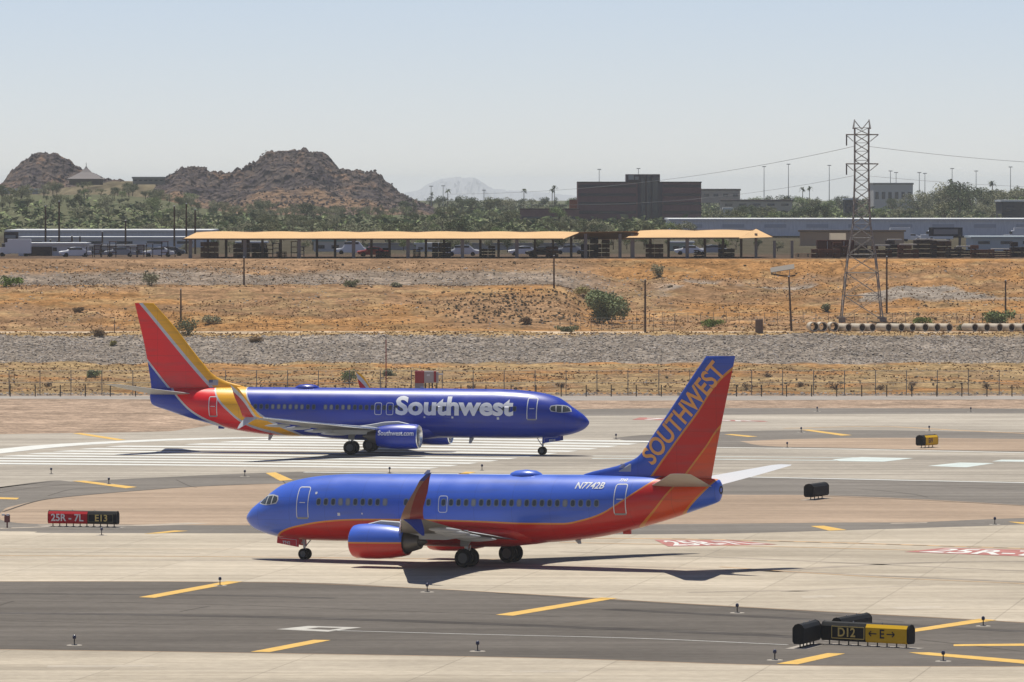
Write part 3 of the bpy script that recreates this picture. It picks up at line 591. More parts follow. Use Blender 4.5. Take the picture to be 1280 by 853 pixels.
    # writing
    for kind, txt, s0, z0, size, bold, wid, slant, m in cfg['texts']:
        bm = text_bm(txt, size, bold, strips=.12); xs_ = [v.co.x for v in bm.verts]; a0, a1 = min(xs_), max(xs_); k = wid/(a1-a0)
        if kind == 'fus':
            f = skin(.022)
            bm_obj('lettering', bm, m, root, lambda x, y: f(s0+(x-a0)*k-slant*y if side == 1 else s0-(x-a0)*k, z0+y))
        if kind == 'fin':
            ca, sa = math.cos(slant), math.sin(slant); fk = skin(.02, fin_t)
            bm_obj('fin_lettering', bm, m, root, lambda x, y: fk(s0+(x-a0)*k*ca-y*sa, z0+(x-a0)*k*sa+y*ca))
        if kind == 'eng':
            ce = side*4.83
            def fe(x, y):
                z = z0+y; r = 1.105; q = r*r-(z-1.56)**2
                return P(s0-(x-a0)*k, ce+side*math.sqrt(max(q, 0)), z)
            bm_obj('engine_lettering', bm, m, root, fe)
    fs, fz = cfg['flag']; fk = skin(.02, fin_t); mb = MB()
    mb.add([fk(fs, fz), fk(fs+.8, fz), fk(fs+.8, fz+.46), fk(fs, fz+.46)], [(0, 1, 2, 3)], 0)
    fl = mb.build('flag_decal', mat('flag_silver', (.42, .44, .48), .5), root); mb = MB(); fk = skin(.026, fin_t)
    cs = fs if side == 1 else fs+.45
    mb.add([fk(cs, fz+.22), fk(cs+.35, fz+.22), fk(cs+.35, fz+.46), fk(cs, fz+.46)], [(0, 1, 2, 3)], 0); mb.build('flag_canton', mat('flag_blue', (.1, .12, .25), .5), fl)
    # radome, antennas, tail details
    ds = cfg['dome']; prof = [(0, .02), (.15, .16), (.45, .26), (1.1, .31), (1.7, .26), (2.0, .15), (2.2, .02)]
    MB().loft([[P(ds+a, r*2.0*math.sin(math.pi*(k/12-.5)), 5.36+r*1.15*math.cos(math.pi*(k/12-.5))) for k in range(13)] for a, r in prof], closed=False, cap0=False, cap1=False).build('satcom_radome', fm if cfg['kind'] == 'near' else fm, root, smooth=True)
    for s, z, h_ in cfg['blades']:
        z = ftop(s+.2)-.05 if h_ > 0 else fbot(s+.2)+.08
        MB().add([P(s, -.02, z), P(s+.45, -.02, z), P(s+.5, -.02, z+h_), P(s+.3, -.02, z+h_), P(s, .02, z), P(s+.45, .02, z), P(s+.5, .02, z+h_), P(s+.3, .02, z+h_)], [(0,1,2,3),(4,7,6,5),(0,4,5,1),(1,5,6,2),(2,6,7,3),(3,7,4,0)]).build('blade_antenna', GREYM, root)
    MB().lathe([(-.02, .3), (.03, .26), (.05, .2), (.02, .1)], Matrix.Translation(P(Lf-.03, 0, 4.55)) @ Matrix.Rotation(-math.pi/2, 4, 'Y'), 16).build('exhaust_outlet', BLACK, root)
    MB().box(P(Lf-6.2, 0, 2.02), (.5, .12, .22)).build('tail_skid', cfg['belly_mat'], root)
    return root

BLUE1 = (.055, .155, .74); RED1 = (.66, .011, .004); ORG1 = (.80, .30, .03); ORR1 = (.85, .085, .005)
st1 = [(0, -.2), (1.6, 1.15), (2.53, 1.75), (3.3, 2.09), (4.96, 2.46), (6.62, 2.68), (8.82, 2.79), (11.5, 2.80), (17, 2.72), (20.2, 2.62), (22.3, 2.62), (23.63, 2.82), (24.95, 3.22), (25.9, 3.74), (26.79, 4.31), (28, 5.16), (30, 6.9), (42, 15)]
st2 = [(0, -3.9), (24.2, -1), (26.65, 2.2), (27.44, 2.80), (28.23, 3.50), (28.96, 4.36), (29.95, 5.5), (42, 15.9)]
st3 = [(0, -3.9), (26.5, -1), (29.3, 2.85), (29.77, 3.25), (30.29, 3.72), (31.33, 4.72), (42, 15.9)]
near_fus = livery('painted_fuselage_canyon', BLUE1, [(st1, 0, ORG1), (st1, -.1, RED1), (st2, 0, ORG1), (st2, -.16, ORR1), (st3, 0, ORG1), (st3, -.14, BLUE1)], 16.6)
f1 = [(0, -3.9), (22, -1.5), (27.45, 5.16), (30.33, 8.71), (32.93, 11.72), (42, 15.9)]; f2 = [(0, -3.9), (24, -1.6), (29.55, 5.17), (31.11, 7.06), (32.0, 8.24), (42, 15.9)]
near_fin = livery('painted_fin_canyon', (.04, .11, .56), [(f1, .09, ORG1), (f1, -.09, RED1), (f2, .08, ORG1), (f2, -.08, ORR1)], 16.6)
wgm = livery('winglet_canyon', (.05, .07, .3), [([(0, 5.75), (42, 5.75)], 0, (.42, .2, .11)), ([(0, -3.9), (18.35, 0), (20.4, 3.3), (22.0, 5.9), (42, 15.9)], 0, (.34, .03, .02))], 16.6)
cow1 = livery('cowl_canyon', BLUE1, [([(0, 1.60), (42, 1.60)], 0, ORG1), ([(0, 1.51), (42, 1.51)], 0, RED1)], 16.6)
gxn, gyn = ground_xy(611.5, 706.8)
plane_near = aircraft(dict(kind='near', label='blue and red airliner with gold SOUTHWEST lettering on its fin, nearer the camera', loc=(gxn, gyn, .03), heading=R(180-27.2), pitch=R(.95), scale=1.0,
    mg=16.6, L=32.05, plug=0, side=1, fus_mat=near_fus, belly_mat=mat('belly_red', RED1, .35, noise=.1), fin_mat=near_fin, winglet_mat=wgm, scimitar_mat=mat('scimitar_blue', (.05, .08, .4), .35), cowl_mat=cow1, door_mat=MATS['belly_red'],
    fin=dict(le=[(22.4, 4.6), (23.0, 5.42), (25.33, 5.98), (26.55, 6.45), (27.6, 7.72), (29.86, 10.69), (31.2, 12.43)], te=[(31.3, 4.6), (31.4, 5.08), (31.82, 7.07), (33.09, 12.43)]),
    tail_dx=.3, wz=3.80, frame_mat=FRAME, line_mat=WHITE, cock_mat=mat('pale_trim', (.55, .56, .56), .5), dline=.055, number='7742', nose_lift=.2, shades={3, 4, 9, 18, 24, 30},
    windows=[6.0+.508*i for i in range(10)] + [12.0+.508*i for i in range(26) if i not in (4,)],
    doors=[(4.85, 3.72, .86, 1.95), (26.15, 4.02, .78, 1.85)], exits=[14.5], spots=[(5.75, 4.32, .07), (7.4, 3.05, .09), (9.0, 3.1, .05)],
    texts=[('fus', 'N7742B', 23.15, 4.66, .52, .010, 1.85, -.2, WHITE), ('fus', '7742', 25.85, 5.08, .2, .006, .5, -.1, WHITE), ('fin', 'SOUTHWEST', 27.72, 5.98, 1.62, .035, 7.3, math.atan2(11.0-5.98, 32.0-27.62), mat('gold_lettering', (1.0, .45, .11), .5))],
    flag=(25.5, 5.62), dome=18.1, blades=[(12.2, 5.38, .3), (7.3, 1.36, -.2), (10, 1.36, -.25), (22.3, 1.4, -.3)]))

BLUE2 = (.003, .036, .44); RED2 = (1.0, .003, .012); YEL2 = (1.1, .53, .006); SIL2 = (.66, .68, .71)
A2 = [(0, -3.9), (22, 0), (24.8, 1.7), (26.34, 2.42), (28.03, 3.42), (28.87, 4.41), (29.36, 5.36), (30.2, 7.2), (42, 15.9)]
B2 = [(0, -3.9), (24, .2), (26.55, 1.58), (28.06, 1.97), (29.39, 2.52), (30.73, 3.58), (31.57, 4.39), (32.14, 5.3), (33, 6.8), (42, 15.9)]
C2 = [(0, -3.9), (29, .2), (31.78, 2.27), (32.92, 2.73), (34.09, 3.43), (35.01, 4.25), (35.93, 5.17), (42, 11)]
far_fus = livery('painted_fuselage_heart', BLUE2, [(A2, 0, SIL2), (A2, -.22, YEL2), (B2, .1, SIL2), (B2, -.14, RED2), (C2, .1, SIL2), (C2, -.12, BLUE2)], 19.6, .32)
fB = [(0, -3.9), (24, -3), (32.51, 5.29), (39.03, 12.56), (42, 15.8)]; fC = [(0, -3.9), (28, -3), (35.77, 4.65), (38.18, 7.44), (42, 12)]
far_fin = livery('painted_fin_heart', YEL2, [(fB, .22, SIL2), (fB, -.17, RED2), (fC, .12, SIL2), (fC, -.12, BLUE2)], 19.6)
wgh = livery('winglet_heart', YEL2, [([(0, -3.9), (20.9, 0), (23.15, 3.3), (25.0, 5.9), (42, 15.9)], 0, SIL2), ([(0, -3.9), (20.9, 0), (23.15, 3.3), (25.0, 5.9), (42, 15.9)], -.4, (.6, .01, .015))], 19.6)
gxf, gyf = ground_xy(451.5, 566.9)
plane_far = aircraft(dict(kind='far', label='dark blue airliner with white Southwest lettering and red and yellow tail, farther away', loc=(gxf, gyf, .03), heading=R(-15), pitch=0, scale=1.02,
    mg=19.6, L=38.0, plug=3.05, side=-1, fus_mat=far_fus, belly_mat=mat('belly_blue', BLUE2, .35, noise=.1), fin_mat=far_fin, winglet_mat=wgh, scimitar_mat=mat('scimitar_silver', SIL2, .4), cowl_mat=MATS['belly_blue'], door_mat=MATS['belly_blue'],
    fin=dict(le=[(28.7, 4.6), (29.7, 5.42), (31.2, 5.84), (32.4, 6.38), (33.33, 7.33), (36.16, 10.73), (37.75, 12.4)], te=[(37.9, 4.6), (37.95, 5.25), (38.3, 7.64), (39.4, 12.4)]),
    tail_dx=.0, wz=3.86, frame_mat=mat('window_frame_blue', (.09, .11, .2), .45), line_mat=WHITE, cock_mat=mat('pale_trim', (.55, .56, .56), .5), dline=.07, number='8524', shades={27, 28, 30, 31, 34, 35, 36, 37, 38, 39},
    windows=[5.9+.508*i for i in range(46) if i not in (18, 33)],
    doors=[(4.45, 3.85, .86, 1.85), (32.05, 3.8, .78, 1.72)], exits=[16.6, 17.6], spots=[(7.3, 3.05, .1), (11.2, 3.1, .08), (13.6, 3.1, .07)],
    texts=[('fus', 'Southwest', 16.1, 3.34, 2.05, .075, 10.1, 0, mat('letter_white', (.98, 1.0, 1.05), .45)), ('eng', 'Southwest.com', 16.45, 1.72, .56, .012, 3.05, 0, MATS['letter_white'])],
    flag=(32.0, 5.55), dome=23.2, blades=[(9.8, 1.37, -.55), (27.2, 1.42, -.5), (14, 5.4, .2)]))

# ---------------------------------------------------------------- stones, tufts, small scrub (uncountable stuff)
def scatter(name, label, cat, pts, sizes, shape, mats, mis=None, zsc=.7):
    """one object holding many low-poly stones or tufts; pts Nx3"""
    base_v = {'stone': np.array([(1,0,0),(-.8,.2,0),(.1,1,0),(0,-.9,.1),(.1,0,.9),(0,.1,-.6),(.6,.6,.4),(-.5,-.6,.5)]),
              'clump': np.concatenate([(lambda c, a, b: np.stack([c+a, c-a+b*.4, c-b]))(np.array([math.cos(k*2.4)*.6, math.sin(k*2.4)*.6, .1+(k*.37) % 1]), np.array([math.sin(k*1.7), math.cos(k*2.9), .4*math.sin(k)])*.42, np.array([math.cos(k*3.1), math.sin(k*1.3), .6*math.cos(k*2)])*.42) for k in range(12)]),
              'tuft': np.array([(-.5,0,0),(.5,0,0),(.75,.1,1),(-.7,-.1,.9),(0,-.5,0),(0,.5,0),(.1,.7,.95),(-.1,-.75,1)])}[shape]
    base_f = {'stone': [(0,6,4),(6,2,4),(2,1,4),(1,7,4),(7,3,4),(3,0,4),(0,2,6),(0,5,2),(2,5,1),(1,5,3),(3,5,0),(1,3,7)], 'tuft': [(0,1,2,3),(4,5,6,7)], 'clump': [(3*k, 3*k+1, 3*k+2) for k in range(12)]}[shape]
    N = len(pts); a = rng.random(N)*6.28; ca, sa = np.cos(a), np.sin(a); sc = sizes[:, None]*(.7+.6*rng.random((N, 3))); sc[:, 2] *= zsc
    V = base_v[None]*sc[:, None, :] + (rng.random((N, len(base_v), 3))-.5)*.3*sizes[:, None, None]
    X = V[..., 0]*ca[:, None]-V[..., 1]*sa[:, None]; Y = V[..., 0]*sa[:, None]+V[..., 1]*ca[:, None]
    V = np.stack([X, Y, V[..., 2]], -1) + pts[:, None, :]
    k = len(base_v); fs = [tuple(int(i)+j*k for i in f) for j in range(N) for f in base_f]
    me = bpy.data.meshes.new(name); me.from_pydata(V.reshape(-1, 3).tolist(), [], fs)
    for m in mats: me.materials.append(m)
    mi = rng.integers(0, len(mats), N) if mis is None else mis
    me.polygons.foreach_set('material_index', np.repeat(mi, len(base_f)).astype(np.int32)); me.update()
    o = link(name, me); tag(o, label, cat, None, 'stuff'); return o
def rand_pts(n, D0, D1, px0=-60, px1=1340, lift=0, keep=None):
    D = D0+(D1-D0)*rng.random(n); px = px0+(px1-px0)*rng.random(n); X = (px-640)*D/FOC
    if keep is not None: k = keep(px, D, X); D, px, X = D[k], px[k], X[k]
    return np.stack([X, D, terr(X, D)+lift], -1)
SG = [mat('stone_grey', (.32, .28, .245), .95), mat('stone_dark', (.20, .175, .155), .95), mat('stone_tan', (.36, .295, .24), .95), mat('stone_pale', (.46, .41, .37), .95)]
p = rand_pts(15000, 800.5, 824); scatter('riprap', 'band of loose grey riprap stones on the long bank behind the fence', 'rocks', p, .10+.15*rng.random(len(p)), 'stone', SG)
p = rand_pts(900, 718.5, 721.5); scatter('rock_edging', 'thin row of loose stones along the foot of the perimeter fence', 'rocks', p, .1+.16*rng.random(len(p)), 'stone', SG)
p = rand_pts(4200, 909, 936, keep=lambda px, D, X: (px < 760+rng.normal(0, 30, len(px))) & (rng.random(len(px)) < 1.1-(D-909)/30)); scatter('bank_stones', 'grey stones strewn over the upper bank below the shade canopies', 'rocks', p, .10+.15*rng.random(len(p)), 'stone', SG)
p = rand_pts(3600, 846, 940, keep=lambda px, D, X: (fbm(X/9+33, D/12+4) > .5) | (rng.random(len(px)) < .15)); scatter('slope_stones', 'scattered small stones on the orange dry slopes', 'rocks', p, .08+.14*rng.random(len(p)), 'stone', SG)
p = rand_pts(1500, 722, 799, keep=lambda px, D, X: fbm(X/7+3, D/5) > .5); scatter('verge_stones', 'pale stones lying in patches of the dry grass verge', 'rocks', p, .07+.12*rng.random(len(p)), 'stone', SG)
TG = [mat('straw', (.58, .38, .15), .95), mat('dry_grass', (.46, .28, .12), .95), mat('grass_brown', (.30, .18, .09), .95), mat('grass_rust', (.38, .20, .08), .95)]
p = rand_pts(9000, 723, 800, keep=lambda px, D, X: fbm(X/10+13, D/6) > .40); scatter('dry_grass', 'dry straw coloured grass covering the verge behind the fence', 'grass', p, .07+.12*rng.random(len(p)), 'tuft', TG)
p = rand_pts(3200, 823, 834.5); scatter('bank_top_grass', 'brown dry weeds along the top edge of the riprap bank', 'grass', p, .07+.11*rng.random(len(p)), 'tuft', TG)
p = rand_pts(19000, 845, 944, keep=lambda px, D, X: fbm(X/8+23, D/8) > .40); scatter('hillside_grass', 'dry orange brown grass tufts on the mound and slopes', 'grass', p, .07+.11*rng.random(len(p)), 'tuft', TG)
SC = [mat('scrub_brown', (.13, .09, .055), .95), mat('scrub_dark', (.09, .075, .05), .95)]
def kp(px, D, X): return rng.random(len(px)) < np.exp(-((px-640)/75)**2)
p = rand_pts(900, 852, 889, 480, 760, .1, kp); p2 = rand_pts(160, 846, 942, -40, 1320, .1); p3 = rand_pts(60, 724, 760, 600, 1320, .1); p = np.concatenate([p, p2, p3])
scatter('low_scrub', 'small dark dried shrublets dotted over the slope and verge', 'scrub', p, .12+.16*rng.random(len(p)), 'stone', SC)

# ---------------------------------------------------------------- shrubs and trees
LG = leaf_mat('leaf_green', (.15, .21, .07), (.26, .30, .13)); LO = leaf_mat('leaf_olive', (.13, .15, .07), (.24, .24, .13)); LD = leaf_mat('leaf_dark', (.05, .075, .03), (.10, .13, .055)); LS = leaf_mat('leaf_sage', (.22, .23, .14), (.33, .32, .20)); LB = leaf_mat('leaf_bright', (.14, .23, .04), (.24, .28, .07)); LR = leaf_mat('leaf_dry', (.20, .13, .07), (.28, .19, .10))
BARK = mat('bark', (.14, .105, .075), .95)
def leaves(mb, blobs, n, ls, seed):
    r = random.Random(seed); tot = sum(b[3]**2*b[4] for b in blobs)
    for cx, cy, cz, rad, sq in blobs:
        for _ in range(int(n*rad**2*sq/tot)):
            while True:
                d = Vector((r.uniform(-1, 1), r.uniform(-1, 1), r.uniform(-1, 1)))
                if .05 < d.length < 1: break
            d = d.normalized()*(r.random()**.45); c = Vector((cx+d.x*rad, cy+d.y*rad, cz+d.z*rad*sq))
            a = Vector((r.uniform(-1, 1), r.uniform(-1, 1), r.uniform(-.7, .7))).normalized(); b = a.cross(Vector((r.uniform(-1, 1), r.uniform(-1, 1), r.uniform(-1, 1)))).normalized()
            s = ls*r.uniform(.6, 1.4); mb.add([c-a*s, c+b*s*.7, c+a*s, c-b*s*.6], [(0, 1, 2, 3)])
def shrub(px, py, w, h, m, label, seed, group=None, n=900, ls=None, name='bush'):
    X, D, z = march(px, py); t = thing(name, label, 'bush', (X, D, z-.15), 0, group); r = random.Random(seed)
    bl = [(r.uniform(-.32, .32)*w, r.uniform(-.3, .3)*w, h*r.uniform(.25, .68), w*r.uniform(.18, .30), min(1.2, h/w*1.1)) for _ in range(9)]
    mb = MB(); leaves(mb, bl, n, ls or max(.09, w*.035), seed); mb.build('foliage', m, t)
    q = MB()
    for b in bl[:6]: q.tube((0, 0, 0), (b[0]*.8, b[1]*.8, b[2]*.95), .05, .015, 5)
    q.build('stem', BARK, t); return t
shrub(762, 406, 6.2, 5.3, leaf_mat('leaf_pale_green', (.21, .26, .12), (.34, .37, .20)), 'big dense green bush standing on the flat right of the orange mound', 1, None, 7000, .15)
shrub(728, 372, 2.8, 2.0, leaf_mat('leaf_straw', (.34, .30, .10), (.42, .36, .15)), 'yellow green bush growing just behind the mound top beside the big bush', 2, None, 800)
shrub(188, 358, 3.0, 2.4, LS, 'grey green round bush alone on the upper stony bank, far left half', 3, 'bushes on the dry slopes')
shrub(15, 358, 3.3, 1.7, LB, 'bright yellow green low bush on the upper bank at the left edge', 4)
shrub(234, 419, 3.2, 2.6, LO, 'olive bush at the mound foot just right of the red and yellow tail fin', 5)
shrub(265, 406, 2.6, 1.6, LS, 'pale grey brown shrub right beside the olive bush behind the tail fin', 6)
shrub(440, 359, 2.4, 1.4, LO, 'small olive shrub on the upper bank above the mound', 7); shrub(497, 358, 1.6, .8, LS, 'tiny pale shrub on the mound crest right of the small olive shrub', 8)
shrub(824, 347, 2.4, 2.6, LS, 'grey green upright bush below the second canopy', 9, None, 1100)
shrub(708, 415, 3.2, 1.1, LO, 'low olive shrub at the mound foot left of the big bush', 10); shrub(890, 408, 3.4, 1.2, LB, 'low green shrub by the dirt road left of the square block', 11)
shrub(1155, 406, 2.8, 1.4, LB, 'fresh green shrub growing behind the concrete pipes', 12); shrub(1205, 413, 1.8, 1.1, LO, 'dark olive shrub in a gap of the pipe row', 13); shrub(1250, 407, 4.4, 2.4, LG, 'wide green bush at the right end behind the pipes', 14, None, 1600)
shrub(1030, 390, 1.6, 1.5, LO, 'small grey olive bush left of the lattice tower feet', 15); shrub(322, 428, 2.4, .9, LR, 'brown dry shrub on the top of the riprap bank left of centre', 16); shrub(122, 421, 2.0, 1.1, LR, 'rust brown shrub on the top of the riprap bank left of the tail fin', 17); shrub(142, 432, 1.0, .8, leaf_mat('leaf_straw', (.3, .3, .1), (.4, .36, .15)), 'round straw tuft halfway down the riprap near the tail fin', 18)
shrub(437, 478, 2.2, 1.8, LG, 'green bush on the verge by the yellow and red winglet', 19); shrub(117, 472, 1.8, 1.1, LG, 'low green bush on the verge left of the tail fin', 20); shrub(487, 470, 1.8, 1.0, LO, 'olive shrub on the verge near the red marker mast', 21); shrub(656, 404, 1.6, 1.0, LR, 'dark brown dry shrub on the stony side of the mound', 22); shrub(98, 391, 1.6, 1.0, LR, 'dark brown shrub on the orange mound far left', 23)
for i, (x, y, w) in enumerate([(868, 487, 1.2), (935, 488, 1.6), (1045, 487, 1.7), (1000, 484, 1.2), (1140, 486, 1.5), (1100, 488, 1.3), (1235, 486, 1.3), (885, 470, 1.0), (960, 472, 1.1), (590, 486, 1.2), (700, 484, 1.1), (60, 484, 1.2)]):
    shrub(x, y, w, w*.7, LR, 'small round dried brown shrub on the verge behind the fence', 30+i, 'dried shrubs behind the fence', 260, .07)

def tree_proto(kind, seed, m):
    """unit tree, 1 m tall"""
    r = random.Random(seed); t = thing('tree', 'x', 'tree', (0, -500, -50)); mb = MB(); q = MB()
    if kind == 'round':
        bl = [(r.uniform(-.3, .3), r.uniform(-.3, .3), r.uniform(.36, .80), r.uniform(.13, .22), .85) for _ in range(13)]; leaves(mb, bl, 1500, .024, seed)
    elif kind == 'wide':
        bl = [(r.uniform(-.55, .55), r.uniform(-.4, .4), r.uniform(.35, .8), r.uniform(.14, .24), .8) for _ in range(15)]; leaves(mb, bl, 1700, .026, seed)
    elif kind == 'tall':
        bl = [(r.uniform(-.12, .12), r.uniform(-.12, .12), .22+.07*k, .17-.010*k, 1.1) for k in range(10)]; leaves(mb, bl, 1100, .02, seed)
    elif kind == 'airy':
        bl = [(r.uniform(-.4, .4), r.uniform(-.4, .4), r.uniform(.3, .85), r.uniform(.09, .15), .8) for _ in range(17)]; leaves(mb, bl, 1000, .024, seed)
    elif kind == 'palm':
        bl = [(0, 0, .93, .04, 1)]; leaves(mb, bl, 30, .02, seed)
        for k in range(26):
            a = r.uniform(0, 6.28); e = r.uniform(-.5, 1.1); l = r.uniform(.13, .19); c = Vector((0, 0, .93)); d = Vector((math.cos(a)*math.cos(e), math.sin(a)*math.cos(e), math.sin(e))); n = d.cross(Vector((0, 0, 1))).normalized()*.022
            m1 = c+d*l*.55; e1 = c+d*l+Vector((0, 0, -.06)); mb.add([c, m1+n, e1, m1-n], [(0, 1, 2, 3)])
    mb.build('crown', m, t)
    if kind == 'palm': q.tube((0, 0, 0), (.01, 0, .93), .018, .012, 7)
    else:
        q.tube((0, 0, -.02), (0, 0, .4), .03, .02, 7)
        for b in bl[:7]: q.tube((0, 0, .25), (b[0]*.8, b[1]*.8, b[2]), .013, .004, 5)
    q.build('trunk', BARK, t); return t
protos = {}
for kind, ms in (('round', (LD, LO, LG)), ('wide', (LD, LO, LS)), ('tall', (LD,)), ('airy', (LO, LS)), ('palm', (LD,))):
    protos[kind] = [(tree_proto(kind, hash((kind, i)) % 97 if False else 100+17*i+len(kind), m), m.name) for i, m in enumerate(ms)]
DESC = {'leaf_dark': 'dark green', 'leaf_olive': 'olive green', 'leaf_green': 'mid green', 'leaf_sage': 'pale sage green'}
SH = {'round': 'round crowned tree', 'wide': 'wide spreading tree', 'tall': 'narrow upright tree', 'airy': 'thin airy desert tree', 'palm': 'slim palm tree'}
used = set(); tr = random.Random(11)
def tree(kind, px, D, hpx=None, h=None, ptop=None, zone='in the far belt of trees on the horizon', pick=None):
    lst = protos[kind]; pr, mn = lst[pick if pick is not None else tr.randrange(len(lst))]
    X = x_at(px, D); z = float(terr(X, D)); h = h if h else (max(2.0, z_at(ptop, D)-z) if ptop else hpx*D/FOC)
    o = pr if pr.name not in used else copy_tree(pr); used.add(pr.name)
    o.location = (X, D, z-.1); o.rotation_euler = (0, 0, tr.uniform(0, 6.28)); o.scale = (h*tr.uniform(.85, 1.15), h*tr.uniform(.85, 1.15), h)
    o['label'] = f"{DESC[mn]} {SH[kind]} {zone}"; o['category'] = 'tree'; o['group'] = f"{SH[kind]}s {zone}"; return o
def skyline(px): return float(np.interp(px, [0, 150, 300, 430, 520, 560, 620, 700, 780, 880, 960, 1060, 1150, 1200, 1280], [250, 250, 262, 258, 246, 241, 243, 244, 243, 243, 241, 241, 243, 231, 228]))
kinds = ['round', 'wide', 'airy', 'round', 'wide', 'tall', 'round']
for i in range(112):                                   # farthest row, carries the skyline
    px = -50+12.5*i+tr.uniform(-5, 5)
    if 170 < px < 505: continue
    D = tr.uniform(2300, 2900); tree(tr.choice(kinds), px, D, ptop=skyline(px)+tr.uniform(0, 7), zone='in the far belt of trees on the horizon')
for i in range(92):                                    # middle row
    px = -50+15*i+tr.uniform(-6, 6); D = tr.uniform(1550, 2100)
    tp = skyline(px)+tr.uniform(9, 24)
    if 715 < px < 882: tp = tr.uniform(281, 286); D = 1500
    if px < 520: tp = tr.uniform(262, 278)
    if 1070 < px < 1160: tp = tr.uniform(252, 268)
    tree(tr.choice(kinds), px, D, ptop=tp, zone='in the middle belt of trees behind the warehouses')
for i in range(60):                                    # nearer row behind the canopies
    px = 180+13*i+tr.uniform(-6, 6)
    if px > 860: continue
    tree(tr.choice(['round', 'wide', 'airy', 'airy']), px, tr.uniform(1220, 1400), ptop=tr.uniform(268, 284), zone='close behind the tan canopies')
for i in range(34):                                    # bushes seen between the canopy posts
    px = 240+22*i+tr.uniform(-9, 9); tree(tr.choice(['round', 'wide', 'airy']), px, tr.uniform(1035, 1110), h=tr.uniform(1.6, 3.4), zone='low behind the canopy posts')
for i in range(46):                                    # hillside on the left
    px = tr.uniform(-20, 520); tree(tr.choice(['round', 'wide', 'airy']), px, tr.uniform(2050, 2350) if px < 250 else tr.uniform(2000, 2300), hpx=tr.uniform(11, 22), zone='on the hillside below the rocky buttes')
for px, pt in ((477, 249), (232, 243)): tree('tall', px, 2150, ptop=pt+4, zone='rising above the others in front of the butte')
for px, pt in ((693, 232), (655, 236), (690, 236), (1188, 224), (1240, 226), (905, 236), (1003, 234), (1012, 233), (560, 236), (540, 240)): tree('palm', px, 2500, ptop=pt, zone='sticking up out of the far treeline')
pp = rand_pts(5000, 1420, 3000, -120, 1400, .3, lambda px, D, X: (px > 560) | (D < 1900))
scatter('distant_wood', 'continuous low green desert brush filling the plain behind the warehouses', 'brush', pp, .8+1.1*rng.random(len(pp)), 'clump', [LD, LO, LD, LG], zsc=1.0)
for px, pt in ((1172, 231), (1186, 226), (1200, 224), (1214, 229), (1232, 231), (1248, 228), (1262, 232), (1276, 226), (1150, 236), (590, 244), (612, 240), (635, 245), (940, 242), (975, 241), (1020, 243)): tree('wide' if px % 4 else 'round', px, tr.uniform(2150, 2300), ptop=pt, zone='forming the tall crowns at the top of the treeline')
for i in range(60):
    px = tr.uniform(-30, 540); tree(tr.choice(['round', 'wide', 'airy', 'round']), px, tr.uniform(1500, 2250), hpx=tr.uniform(14, 27), zone='in the green belt below the rocky buttes')

for k in protos.values():
    for o, _ in k:
        if o.name not in used: bpy.data.objects.remove(o)
# ---------------------------------------------------------------- rocky buttes and far mountain
def rock_mat():
    m = bpy.data.materials.new('butte_rock'); m.use_nodes = True; nt = m.node_tree; b = nt.nodes['Principled BSDF']; L = nt.links.new
    b.inputs['Roughness'].default_value = 1; b.inputs['Specular IOR Level'].default_value = 0; tc = nt.nodes.new('ShaderNodeTexCoord'); out = None
    n = nt.nodes.new('ShaderNodeTexNoise'); n.inputs['Scale'].default_value = .11; n.inputs['Detail'].default_value = 9; n.inputs['Roughness'].default_value = .75; L(tc.outputs['Object'], n.inputs[0])
    cr = nt.nodes.new('ShaderNodeValToRGB'); e = cr.color_ramp.elements; e[0].position = .40; e[0].color = (.046, .039, .046, 1); e[1].position = .68; e[1].color = (.20, .125, .085, 1)
    k = cr.color_ramp.elements.new(.52); k.color = (.085, .070, .066, 1); L(n.outputs[0], cr.inputs[0])
    sp = nt.nodes.new('ShaderNodeSeparateXYZ'); L(tc.outputs['Object'], sp.inputs[0]); n2 = nt.nodes.new('ShaderNodeTexNoise'); n2.inputs['Scale'].default_value = .035; n2.inputs['Detail'].default_value = 6; L(tc.outputs['Object'], n2.inputs[0])
    ma = nt.nodes.new('ShaderNodeMath'); ma.operation = 'MULTIPLY_ADD'; ma.inputs[1].default_value = -44; ma.inputs[2].default_value = 39; L(n2.outputs[0], ma.inputs[0])
    sb = nt.nodes.new('ShaderNodeMath'); sb.operation = 'SUBTRACT'; L(ma.outputs[0], sb.inputs[0]); L(sp.outputs[2], sb.inputs[1])
    mr = nt.nodes.new('ShaderNodeMapRange'); mr.inputs[1].default_value = 0; mr.inputs[2].default_value = 6; mr.inputs[3].default_value = 0; mr.inputs[4].default_value = .7; L(sb.outputs[0], mr.inputs[0])
    mx = nt.nodes.new('ShaderNodeMix'); mx.data_type = 'RGBA'; L(mr.outputs[0], mx.inputs[0]); L(cr.outputs[0], mx.inputs[6]); mx.inputs[7].default_value = (.22, .14, .085, 1)
    vo = nt.nodes.new('ShaderNodeTexVoronoi'); vo.inputs['Scale'].default_value = .35; L(tc.outputs['Object'], vo.inputs[0]); bp = nt.nodes.new('ShaderNodeBump'); bp.inputs['Strength'].default_value = 1; bp.inputs['Distance'].default_value = 2.0; L(vo.outputs[0], bp.inputs['Height']); L(bp.outputs[0], b.inputs['Normal'])
    L(mx.outputs[2], b.inputs['Base Color']); return m
BUTTE = rock_mat()
